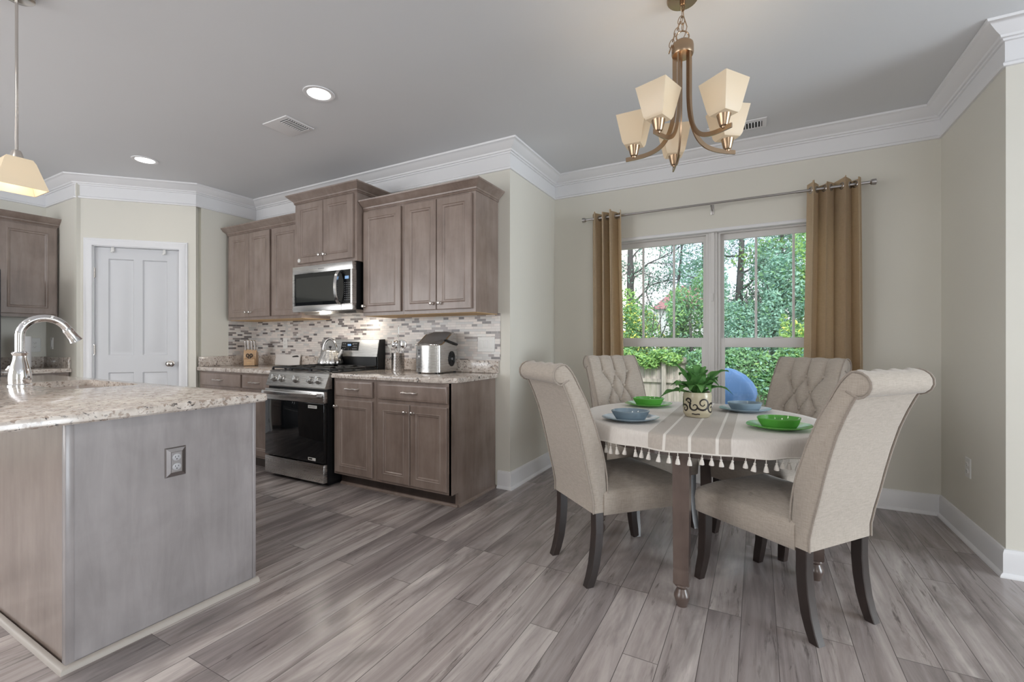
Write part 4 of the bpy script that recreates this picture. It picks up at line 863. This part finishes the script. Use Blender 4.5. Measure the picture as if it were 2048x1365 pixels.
def make_chair(label):
    r = thing('dining_chair', label, 'chair', (0, 0, 0), 0, 'dining chairs round the table')
    bk = obj('backrest', back_mesh(), linen_m, r, False, 50)
    F = dense(FRONT, 40); Rr = dense(REAR, 24)
    for s in (-1, 1):
        x = s*(HW-.001)
        path = [(x, p.x+.002, p.y) for p in reversed(F)]+[(x, p[0]-.0, p[1]) for p in reversed(ROLL)]+[(x, -.128, .988)]
        obj('piping', B().tube(path, .0042, 6), pipe_m, bk, False)
        obj('piping', B().tube([(x, p.x-.001, p.y) for p in Rr]+[(x, -.140, .985)], .0042, 6), pipe_m, bk, False)
    for z, us in BROWS:
        if z < .6: continue
        P = min(dense(FRONT, 200), key=lambda p: abs(p.y-z) if p.x > -.16 else 9)
        for u in us:
            b = B(); c = Vector((u, P.x-.022, P.y)); b.loft([[c+Vector((q*math.cos(t), o, q*math.sin(t))) for t in [2*PI*k/12 for k in range(12)]] for q, o in ((.010, -.003), (.012, .003), (.009, .007), (.001, .009))]); obj('button', b, linen_m, bk, False, 60)
    # seat: domed top, wider at the front
    b = B(); L = []; n = 20
    def ring(z, g):
        out = []
        for i in range(4*n):
            k, f = divmod(i, n); f /= n; wr, wf = HW+.004-g, .232-g; y0, y1 = .06+g*.2, .555-g
            P = [Vector((-wr, y0)), Vector((wr, y0)), Vector((wf, y1)), Vector((-wf, y1))]; q = P[k].lerp(P[(k+1) % 4], f)
            cr = .022
            if q.y > y1-cr and abs(q.x) > wf-cr-.004:
                dx, dy = abs(q.x)-(wf-cr), q.y-(y1-cr); h = math.hypot(dx, dy)
                if h > cr and dx > 0 and dy > 0: q = Vector((math.copysign(wf-cr+dx/h*cr, q.x), y1-cr+dy/h*cr))
            out.append((q.x, q.y, z))
        return out
    for z, g in ((.334, .004), (.338, .0), (.40, -.003), (.432, .0), (.446, .006), (.453, .016)): L.append(ring(z, g))
    base = ring(.453, .016); cx, cy = 0, .31
    for f, z in ((.9, .468), (.78, .484), (.62, .500), (.44, .511), (.25, .518), (.08, .520)): L.append([(cx+(x-cx)*f, cy+(y-cy)*f, z) for x, y, _ in base])
    b.loft(L); obj('seat', b, linen_m, r, False, 60)
    def leg(pts): 
        b = B(); b.loft([[(x+sx*h, y+sy*h, z) for sx, sy in ((-1, -1), (1, -1), (1, 1), (-1, 1))] for x, y, z, h in pts]); bmesh.ops.bevel(b.bm, geom=[e for e in b.bm.edges if abs(e.verts[0].co.z-e.verts[1].co.z) > .005], offset=.003, segments=1, affect='EDGES'); return b
    for s in (-1, 1):
        obj('leg', leg([(s*.178, .036, .349, .0225), (s*.178, .037, .26, .0225), (s*.178, .031, .18, .0225), (s*.178, .019, .10, .022), (s*.178, .003, .04, .021), (s*.178, -.012, 0, .020)]), esp_m, r, False)
        obj('leg', leg([(s*.200, .512, .336, .024), (s*.200, .513, .22, .023), (s*.202, .520, .12, .021), (s*.205, .533, .05, .019), (s*.207, .543, 0, .018)]), esp_m, r, False)
    return r
ch = make_chair('beige rolled-back dining chair at the kitchen side of the table, its back toward the camera')
def az(d): return math.radians(d-90)
ch.location = (-.838, 2.202, 0); ch.rotation_euler = (0, 0, az(50)); ROOT[ch.name] = Matrix.Identity(4)
dup(ch, (.302, 2.247, 0), az(142), 'large pale dining chair closest to the camera with its smooth back facing the nook wall')
dup(ch, (-.876, 3.29, 0), az(-45), 'button-tufted beige dining chair in front of the narrow curtain')
dup(ch, (.23, 3.39, 0), az(238), 'button-tufted beige dining chair in front of the wide splayed curtain')

# ------------------------------------------------------------------ lamps
def point(name, loc, power, col, r):
    l = bpy.data.lights.new(name, 'POINT'); l.energy = power; l.color = col; l.shadow_soft_size = r
    o = bpy.data.objects.new(name, l); COL.objects.link(o); o.location = loc; return o
CX, CY = -.30, 2.19
cl = thing('chandelier', 'five-light antique brass chandelier with frosted square shades over the dining table', 'chandelier', (CX, CY, 2.04))
obj('canopy', B().lathe([(.068, ZC-.001), (.068, 2.724), (.064, 2.719), (.012, 2.716), (.012, 2.700), (.006, 2.697)], CX, CY, 40), bronze_m, cl)
obj('hub', B().lathe([(.012, 2.535), (.036, 2.530), (.046, 2.520), (.048, 2.508), (.048, 2.478), (.045, 2.470), (.02, 2.468)], CX, CY, 32), bronze_m, cl)
obj('loop', B().tube([(CX+.026*math.cos(t), CY+.010*math.cos(t), 2.556+.026*math.sin(t)) for t in [2*PI*k/20 for k in range(20)]], .0035, 8, closed=True), bronze_m, cl)
def link(c, ax, tilt=0):
    pts = []
    for k in range(16):
        t = 2*PI*k/16; u, v = .009*math.cos(t), .019*math.sin(t); u += 0
        p = Vector((u*math.cos(ax), u*math.sin(ax), v)); p.rotate(Matrix.Rotation(tilt, 3, 'Y')); pts.append(Vector(c)+p)
    return B().tube(pts, .0019, 6, closed=True)
for k in range(4): obj('chain_link', link((CX, CY, 2.690-.030*k), (k % 2)*PI/2+.5), bronze_m, cl)
for k, (dx, z) in enumerate(((-.010, 2.632), (-.018, 2.605), (-.028, 2.578), (-.040, 2.552), (-.050, 2.525), (-.056, 2.498))): obj('chain_link', link((CX+dx*.88, CY+dx*.47, z), (k % 2)*PI/2+.2, .35), bronze_m, cl)
obj('supply_wire', B().tube([(CX, CY, 2.70), (CX+.004, CY, 2.65), (CX+.018, CY+.006, 2.60), (CX+.010, CY, 2.56), (CX-.004, CY-.004, 2.535)], .0022, 6), bronze_m, cl)
for k in range(5):
    a = math.radians(36+72*k); M = Matrix.Translation((CX, CY, 0)) @ Matrix.Rotation(a, 4, 'Z')
    prof = [(.034, 2.49), (.034, 2.36), (.034, 2.28), (.037, 2.22), (.046, 2.165), (.062, 2.118), (.086, 2.082), (.118, 2.060), (.155, 2.049), (.195, 2.044), (.258, 2.043)]
    V = [Vector((q, 0, z)) for q, z in prof]
    for _ in range(2): V = [V[0]]+[p for i in range(len(V)-1) for p in (V[i]*.75+V[i+1]*.25, V[i]*.25+V[i+1]*.75)]+[V[-1]]
    b = B(); b.tube(V, 1, sect=[(-.0095, -.0035), (.0095, -.0035), (.0095, .0035), (-.0095, .0035)]); b.bm.transform(M); arm = obj('arm', b, bronze_m, cl)
    b = B().lathe([(.008, 2.046), (.010, 2.052), (.016, 2.056), (.019, 2.064), (.027, 2.096), (.030, 2.108), (.026, 2.108)], .22, 0, 20); b.bm.transform(M); obj('socket_cup', b, bronze_m, arm)
    def sq(h, z, ch=0): return [(.22+x*h, y*h, z) for x, y in ((-1, -1), (1, -1), (1, 1), (-1, 1))]
    b = B().loft([sq(.022, 2.100), sq(.038, 2.103), sq(.045, 2.116), sq(.0685, 2.238), sq(.0655, 2.238), sq(.042, 2.118), sq(.036, 2.106)], True, True); b.bm.transform(M); sh = obj('glass_shade', b, shade_m, cl, smooth=20)
    b = B().lathe([(.004, 2.106), (.012, 2.112), (.018, 2.135), (.019, 2.15), (.015, 2.165), (.004, 2.172)], .22, 0, 16); b.bm.transform(M); obj('bulb', b, bulb_m, sh)
    point('chandelier_lamp', M @ Vector((.22, 0, 2.175)), .62, (1, .84, .64), .02)
QX, QY = -2.945, .742
def pz(z): return 1.165+(z-1.165)*.876
pe = thing('pendant_lamp', 'frosted square pendant lamp on a rod over the island', 'pendant lamp', (QX, QY, pz(1.95)))
obj('rod', B().cyl((QX, QY, pz(2.135)), (QX, QY, ZC-.02), .0056, seg=12), nickel_m, pe); obj('canopy', B().lathe([(.06, ZC-.001), (.06, 2.725), (.05, 2.718), (.012, 2.714)], QX, QY, 28), nickel_m, pe)
obj('socket_cup', B().lathe([(.009, pz(2.155)), (.014, pz(2.152)), (.018, pz(2.142)), (.025, pz(2.112)), (.026, pz(2.106))], QX, QY, 20), nickel_m, pe)
def sq2(h, z): return [(QX+x*h*.876, QY+y*h*.876, pz(z)) for x, y in ((-1, -1), (1, -1), (1, 1), (-1, 1))]
sh = obj('glass_shade', B().loft([sq2(.030, 2.112), sq2(.048, 2.108), sq2(.058, 2.088), sq2(.096, 1.952), sq2(.092, 1.952), sq2(.054, 2.086), sq2(.046, 2.102)], True, True), shade_m, pe, smooth=20)
obj('bulb', B().lathe([(.004, pz(2.10)), (.012, pz(2.09)), (.018, pz(2.06)), (.016, pz(2.04)), (.004, pz(2.03))], QX, QY, 16), bulb_m, sh)
point('pendant_lamp_light', (QX, QY, pz(2.015)), .8, (1, .85, .66), .02)
def can(x, y, label, power=2.6):
    r = thing('recessed_light', label, 'ceiling light', (x, y, ZC))
    obj('trim_ring', B().loft([[(x+q*math.cos(2*PI*i/40), y+q*math.sin(2*PI*i/40), z) for i in range(40)] for q, z in ((.095, ZC-.001), (.093, ZC-.006), (.078, ZC-.008), (.070, ZC-.004), (.070, ZC-.001))], False, False, True, True), trim_m, r)
    obj('diffuser', B().lathe([(.070, ZC-.001), (.070, ZC-.004), (.001, ZC-.0045)], x, y, 40), can_m, r)
    l = bpy.data.lights.new('recessed_light_beam', 'AREA'); l.shape = 'DISK'; l.size = .14; l.energy = power; l.color = (1, .95, .88); l.spread = math.radians(150); o = bpy.data.objects.new('recessed_light_beam', l); COL.objects.link(o); o.location = (x, y, ZC-.012)
can(-2.448, 1.954, 'recessed ceiling light nearest the chandelier'); can(-4.667, 1.951, 'recessed ceiling light in front of the pantry corner', 1.0)
can(-2.448, -.25, 'added unseen recessed fill light over the dining side of the island', 12); can(-4.667, -.25, 'added unseen recessed fill light toward the fridge side of the living room', 10); can(-.25, -.25, 'added unseen recessed fill light in the open floor before the dining table', 10); can(1.9, -.25, 'added unseen recessed fill light over the living room past the nook corner', 4)  # four out-of-view ceiling fixtures added to brighten the room
l = bpy.data.lights.new('microwave_task_light', 'AREA'); l.size = .1; l.energy = 1.0; l.color = (1, .9, .75); o = bpy.data.objects.new('microwave_task_light', l); COL.objects.link(o); o.location = (-3.2, 2.98, 1.405)
point('microwave_cooktop_lamp', (-3.50, 2.79, 1.350), 1.8, (1, .93, .82), .035)
def vent(label, x0, x1, y0, y1, sx0, sx1, sy0, sy1, n, along):
    r = thing('ceiling_vent', label, 'vent', ((x0+x1)/2, (y0+y1)/2, ZC))
    b = B().loft([[(x, y, z) for x, y in ((x0+g, y0+g), (x1-g, y0+g), (x1-g, y1-g), (x0+g, y1-g))] for g, z in ((0, ZC-.001), (.003, ZC-.006), (.02, ZC-.009))], False, True); obj('frame', b, trim_m, r)
    for a, c, e, f in ((sx0, sx1, sy0, sy1),):
        obj('dark_opening', B().box(a, c, e, f, ZC-.0098, ZC-.0088), dark_m, r)
        b = B()
        for k in range(n):
            if along == 'x': y = e+(f-e)*(k+.5)/n; b.box(a, c, y-.003, y+.003, ZC-.014, ZC-.0099)
            else: x = a+(c-a)*(k+.5)/n; b.box(x-.004, x+.004, e, f, ZC-.014, ZC-.0099)
        obj('louvers', b, trim_m, r)
vent('square white ceiling vent half open over the kitchen', -3.15, -2.88, 2.03, 2.26, -2.99, -2.90, 2.06, 2.235, 10, 'x')
vent('white ceiling register partly hidden behind the chandelier shades', -.33, .06, 3.64, 3.80, -.30, .03, 3.675, 3.765, 17, 'y')

# ------------------------------------------------------------------ curtains
CYR = 3.935
RZ = 2.268
cr_ = thing('curtain_rod', 'thin brushed metal curtain rod across the window', 'curtain rod', (-.32, CYR, RZ))
obj('rod', B().cyl((-1.335, CYR, RZ), (.655, CYR, RZ), .0085, seg=14).cyl((-1.335, CYR, RZ), (-1.0, CYR, RZ), .0105, seg=14).cyl((.25, CYR, RZ), (.655, CYR, RZ), .0105, seg=14), rod_m, cr_)
for s, x in ((-1, -1.335), (1, .655)):
    b = B().loft([[(x+s*d, CYR+q*math.cos(2*PI*k/18), RZ+q*math.sin(2*PI*k/18)) for k in range(18)] for q, d in ((.011, 0), (.011, .028), (.019, .036), (.021, .05), (.021, .062), (.013, .066))]); obj('finial', b, rod_m, cr_)
for x in (-1.20, -.325, .46):
    b = B().tube([(x, YW-.002, RZ-.03), (x, CYR+.01, RZ-.025), (x, CYR, RZ-.014)], [.006, .005, .007], 8).box(x-.012, x+.012, YW-.006, YW-.001, 2.205, 2.285, .002); obj('bracket', b, rod_m, cr_)
def curtain(label, loc, fx, z0=.02, z1=2.309, nz=40, nx=120, hem=None):
    r = thing('curtain', label, 'curtain', (loc, CYR, 0)); L = []
    for j in range(nz+1):
        f = j/nz; z = z0+(z1-z0)*f; L.append([fx(i/nx, f, z) for i in range(nx+1)])
    b = B(); b.loft(L, closed=False); bmesh.ops.solidify(b.bm, geom=b.bm.faces[:], thickness=.003); c = obj('cloth', b, curt_m, r, smooth=60); return r, c
def folds(x0t, x1t, x0b, x1b, nf, ph, amp, skew):
    def fx(u, f, z):
        a, c = x0b+(x0t-x0b)*f, x1b+(x1t-x1b)*f; g = u+.35*skew*math.sin(2*PI*u)/(2*PI)
        w = math.sin(2*PI*nf*u+ph); k = amp*(.85+.15*math.sin(9*u+3*f)); sh = .017*math.sin(2*(2*PI*nf*u+ph)+.4)
        return (a+(c-a)*g+sh*.8, CYR+k*w+.010*math.sin(5*f+7*u), z+(.012*math.sin(2*PI*nf*u*.5+1) if f > .999 else 0))
    return fx
fl_ = folds(-1.315, -1.037, -1.325, -.998, 3.5, 1.4, .082, .6)
rl_, c1 = curtain('narrow tan grommet curtain nearest the kitchen', -1.19, fl_)
fr2 = folds(.333, .630, .298, .650, 3.6, 2.4, .084, -.9)
rr_, c2 = curtain('wide tan grommet curtain splayed by the right-hand wall', .48, fr2)
for fx, r, c in ((fl_, rl_, c1), (fr2, rr_, c2)):
    prev = None
    for i in range(400):
        u = i/400; p = Vector(fx(u, .985, RZ)); d = p.y-CYR
        if prev is not None and prev*d < 0:
            q = Vector(fx(u+.004, .985, RZ)); t = (q-p); t.z = 0; t.normalize()
            obj('grommet', B().tube([p+t*.021*math.cos(k*2*PI/18)+Vector((0, 0, .021*math.sin(k*2*PI/18))) for k in range(18)], .0045, 6, closed=True), rod_m, c)
        prev = d

# ------------------------------------------------------------------ garden beyond the window
struct('ground', B().box(-14, 10, 4.4, 40, -1.25, -1.07), grass_m, 'lawn sloping below the house', 'ground')
struct('patio', B().box(-3, 3, 4.21, 7.2, -1.07, -.16), concrete_m, 'concrete patio outside the window', 'patio')
gr = thing('covered_grill', 'kettle grill under a blue vinyl cover on the patio', 'grill', (-.335, 5.8, -.16))
b = B(); L = []
for q, z in ((.33, -.12), (.34, .1), (.33, .40), (.315, .52), (.335, .56), (.325, .62), (.285, .70), (.215, .78), (.12, .835), (.045, .855)):
    L.append([(-.335+q*(1+.045*math.sin(7*t+z*9)+.03*math.sin(13*t-z*5))*math.cos(t), 5.8+q*.85*(1+.045*math.sin(6*t+z*7))*math.sin(t), z+.01*math.sin(5*t)) for t in [2*PI*k/72 for k in range(72)]])
obj('cover', b.loft(L), cover_m, gr, smooth=60)
for a in range(3): obj('leg', B().cyl((-.335+.2*math.cos(a*2.1), 5.8+.2*math.sin(a*2.1), -.16), (-.335+.18*math.cos(a*2.1), 5.8+.18*math.sin(a*2.1), .1), .012, seg=8), black_m, gr)
FYc = 12.0
fe_ = thing('fence', 'weathered wooden privacy fence behind the house', 'fence', (-1.5, FYc, -1.07))
b = B(); x = -9.0; k = 0
while x < 7.0:
    h = .76+.02*math.sin(k*2.3); b.box(x, x+.138, FYc, FYc+.02, -1.07, h); x += .146; k += 1
obj('pickets', b, fence_m, fe_)
for z in (.18, -.75, .68): obj('rail', B().box(-9, 7, FYc-.05, FYc, z-.045, z+.045), fence_m, fe_)
for x in (-7.0, -4.55, -2.08, .35, 2.8, 5.2): obj('post', B().box(x-.05, x+.05, FYc-.11, FYc-.051, -1.07, .80), fence_m, fe_)
def leaves(n, blobs, size, seed, flat=.5):
    R = random.Random(seed); vs = []; fs = []; wts = [q[3]*q[4]*q[5] for q in blobs]
    for _ in range(n):
        x, y, z, rx, ry, rz = R.choices(blobs, wts)[0]
        while True:
            u, v, w = R.uniform(-1, 1), R.uniform(-1, 1), R.uniform(-1, 1); d = u*u+v*v+w*w
            if .3 < d < 1 or (d <= .3 and R.random() < .25): break
        c = Vector((x+u*rx, y+v*ry, z+w*rz)); s = size*R.uniform(.6, 1.35)
        nrm = Vector((u*.5+R.gauss(0, .5), v*.5-.35+R.gauss(0, .5), .45+R.gauss(0, .5))).normalized(); t = nrm.cross(Vector((R.gauss(0, 1), R.gauss(0, 1), R.gauss(0, 1)))).normalized(); bt = nrm.cross(t)
        i = len(vs); vs += [c-t*s, c+bt*s*.42-nrm*s*.1, c+t*s, c-bt*s*.42-nrm*s*.1, ]; fs += [(i, i+1, i+2), (i, i+2, i+3)]
    me = bpy.data.meshes.new('leaves'); me.from_pydata([tuple(v) for v in vs], [], fs); me.update(); return me
def plantobj(name, me, mats, parent):
    me.transform(wm(parent).inverted())
    for q in mats: me.materials.append(q)
    if len(mats) > 1:
        R = random.Random(3)
        pick = [R.choices(range(len(mats)), [5]+[1]*(len(mats)-1))[0] for _ in range(len(me.polygons)//2)]
        me.polygons.foreach_set('material_index', [p for p in pick for _ in (0, 1)])
    o = bpy.data.objects.new(name, me); COL.objects.link(o); o.parent = parent; return o
def shrub(label, x, y, z0, h, rx, ry, n, size, mats, seed, name='shrub'):
    r = thing(name, label, 'shrub', (x, y, z0)); R = random.Random(seed)
    bl = [(x+R.uniform(-.6, .6)*rx, y+R.uniform(-.5, .5)*ry, z0+h*R.uniform(.25, .88), rx*R.uniform(.3, .5), ry*R.uniform(.3, .5), h*R.uniform(.10, .18)) for _ in range(16)]
    plantobj('foliage', leaves(n, bl, size, seed), mats, r)
    b = B()
    for k in range(5): b.tube([(x+R.uniform(-.2, .2)*rx, y, z0), (x+R.uniform(-.4, .4)*rx, y+R.uniform(-.2, .2), z0+h*.45), (x+R.uniform(-.7, .7)*rx, y+R.uniform(-.3, .3), z0+h*.8)], [.03, .02, .008], 6)
    obj('stems', b, bark_m, r); return r
shrub('light green shrub spilling over the fence, seen at the kitchen end of the window', -4.05, 13.3, -1.07, 4.3, .95, .7, 8000, .055, [leaf_a, leaf_b], 11)
shrub('leafy light green shrub behind the first window', -2.75, 13.5, -1.07, 4.1, .95, .8, 9500, .05, [leaf_b, leaf_a, leaf_y], 12)
shrub('mid green shrub behind the fence below the red roof', -1.6, 13.3, -1.07, 4.2, .85, .8, 9500, .05, [leaf_b, leaf_a, leaf_c], 13)
shrub('blue-green shrub behind the post between the windows', -.55, 13.5, -1.07, 4.5, .85, .8, 9500, .05, [leaf_c, leaf_b], 14)
shrub('tall blue-green bush filling the second window', .4, 13.3, -1.07, 4.6, .85, .8, 9500, .052, [leaf_c, leaf_b, leaf_d], 15)
shrub('bright green bush at the wide curtain end of the window', 1.45, 13.2, -1.07, 5.0, .85, .8, 8000, .055, [leaf_a, leaf_c, leaf_b], 16)
shrub('dark green bush beyond the wide curtain', 2.6, 13.4, -1.07, 4.2, .9, .8, 5000, .06, [leaf_d, leaf_c], 17)
shrub('low yellow-green sprig shrub in front of the dark bush', .72, 12.4, -1.07, 3.0, .35, .25, 2200, .05, [leaf_a, leaf_y], 18)
def vine(label, bl, n, seed, mats):
    r = thing('vine', label, 'vine', (bl[0][0], bl[0][1], bl[0][2])); plantobj('foliage', leaves(n, bl, .055, seed), mats, r)
    b = B()
    for q in bl[:4]: b.tube([(q[0], FYc-.02, q[2]-q[5]*.8), (q[0]+.1, FYc-.04, q[2]), (q[0]-.05, FYc, q[2]+q[5]*.7)], .008, 5)
    obj('stems', b, bark_m, r)
vine('light green creeper hanging over the top of the fence', [(-3.0+.28*k, FYc-.1, .82-.09*(k % 3), .26, .14, .17) for k in range(5)], 1500, 21, [leaf_a, leaf_b])
vine('creeper climbing the fence beside the window post', [(-1.25, FYc-.12, .65, .3, .16, .32), (-1.05, FYc-.1, .3, .25, .14, .3), (-.85, FYc-.12, .75, .25, .15, .25), (-.6, FYc-.12, .5, .3, .15, .5), (-.35, FYc-.12, .7, .3, .15, .4)], 3000, 22, [leaf_b, leaf_c])
vine('dense creeper covering the fence behind the blue cover', [(.05, FYc-.14, .55, .3, .18, .45), (.3, FYc-.14, .2, .35, .18, .5), (.6, FYc-.14, .6, .35, .18, .5), (.95, FYc-.14, .4, .35, .18, .6), (1.3, FYc-.14, .6, .3, .18, .5)], 4500, 23, [leaf_b, leaf_a, leaf_c])
def tree(label, x, y, h, lean, tr, crown, n, size, mats, seed, bare=0.0):
    r = thing('tree', label, 'tree', (x, y, -1.07)); R = random.Random(seed); b = B(); top = Vector((x+lean, y, -1.07+h))
    base = Vector((x, y, -1.07)); b.tube([base, base.lerp(top, .35)+Vector((.1*R.gauss(0, 1), 0, 0)), base.lerp(top, .7)+Vector((.12*R.gauss(0, 1), 0, 0)), top], [tr, tr*.8, tr*.5, tr*.15], 9)
    tips = []
    def branch(p, d, ln, q, lv):
        pts = [p]; dd = d.copy()
        for k in range(4): dd = (dd+Vector((R.gauss(0, .22), R.gauss(0, .15), R.gauss(0, .16)))).normalized(); pts.append(pts[-1]+dd*ln/4)
        b.tube(pts, [q, q*.8, q*.6, q*.42, q*.25], 5); tips.append(pts[-1]); tips.append(pts[2])
        if lv > 0:
            for k in (1, 2, 3, 4, 3): branch(pts[k], (dd+Vector((R.gauss(0, .7), R.gauss(0, .4), R.gauss(0, .55)))).normalized(), ln*R.uniform(.45, .65), q*.5, lv-1)
    for k in range(9):
        f = .32+.65*k/9; a = R.uniform(0, 2*PI); branch(base.lerp(top, f), Vector((math.cos(a), .5*math.sin(a), R.uniform(.1, .8))).normalized(), crown*R.uniform(.7, 1.1), tr*.38*(1.15-f), 2 if bare else 1)
    obj('trunk', b, bark_m, r); bl = [(t.x, t.y, t.z, crown*.22, crown*.2, crown*.17) for t in tips]
    plantobj('foliage', leaves(n, bl, size, seed), mats, r)
tree('thick-trunked tree half behind the narrow curtain', -4.05, 16.2, 7.5, .1, .20, 1.7, 3500, .05, [leaf_d, leaf_c], 31, 1)
tree('sparse leaning tree with thin bare branches in the first window', -2.75, 15.6, 6.6, .7, .075, 1.6, 2600, .045, [leaf_d, leaf_c], 32, 1)
tree('sparse tree with dark twigs beside the window post', -1.2, 16.0, 6.4, -.4, .08, 1.5, 3200, .045, [leaf_d, leaf_c], 33, 1)
tree('ivy-wrapped tree just past the window post', -.42, 15.0, 7.0, .05, .16, 1.3, 6500, .055, [leaf_c, leaf_b], 34)
tree('dense dark tree in the second window', .55, 16.0, 7.2, .2, .14, 1.7, 9000, .055, [leaf_d, leaf_c, leaf_b], 35, 1)
tree('bright leafy tree at the wide curtain edge', 1.75, 15.2, 6.5, -.1, .12, 1.5, 7000, .055, [leaf_a, leaf_c], 36)
hs = thing('house', 'distant house with a red roof between the trees', 'house', (-3.0, 28, -1.0))
obj('walls', B().box(-5.2, -1.6, 27, 31, -1.0, 3.1), siding_m, hs)
b = B().loft([[(-5.4, 26.8, 3.05), (-1.4, 26.8, 3.05), (-1.4, 31.2, 3.05), (-5.4, 31.2, 3.05)], [(-4.2, 28.9, 4.55), (-2.6, 28.9, 4.55), (-2.6, 29.1, 4.55), (-4.2, 29.1, 4.55)]]); obj('roof', b, roof_m, hs)
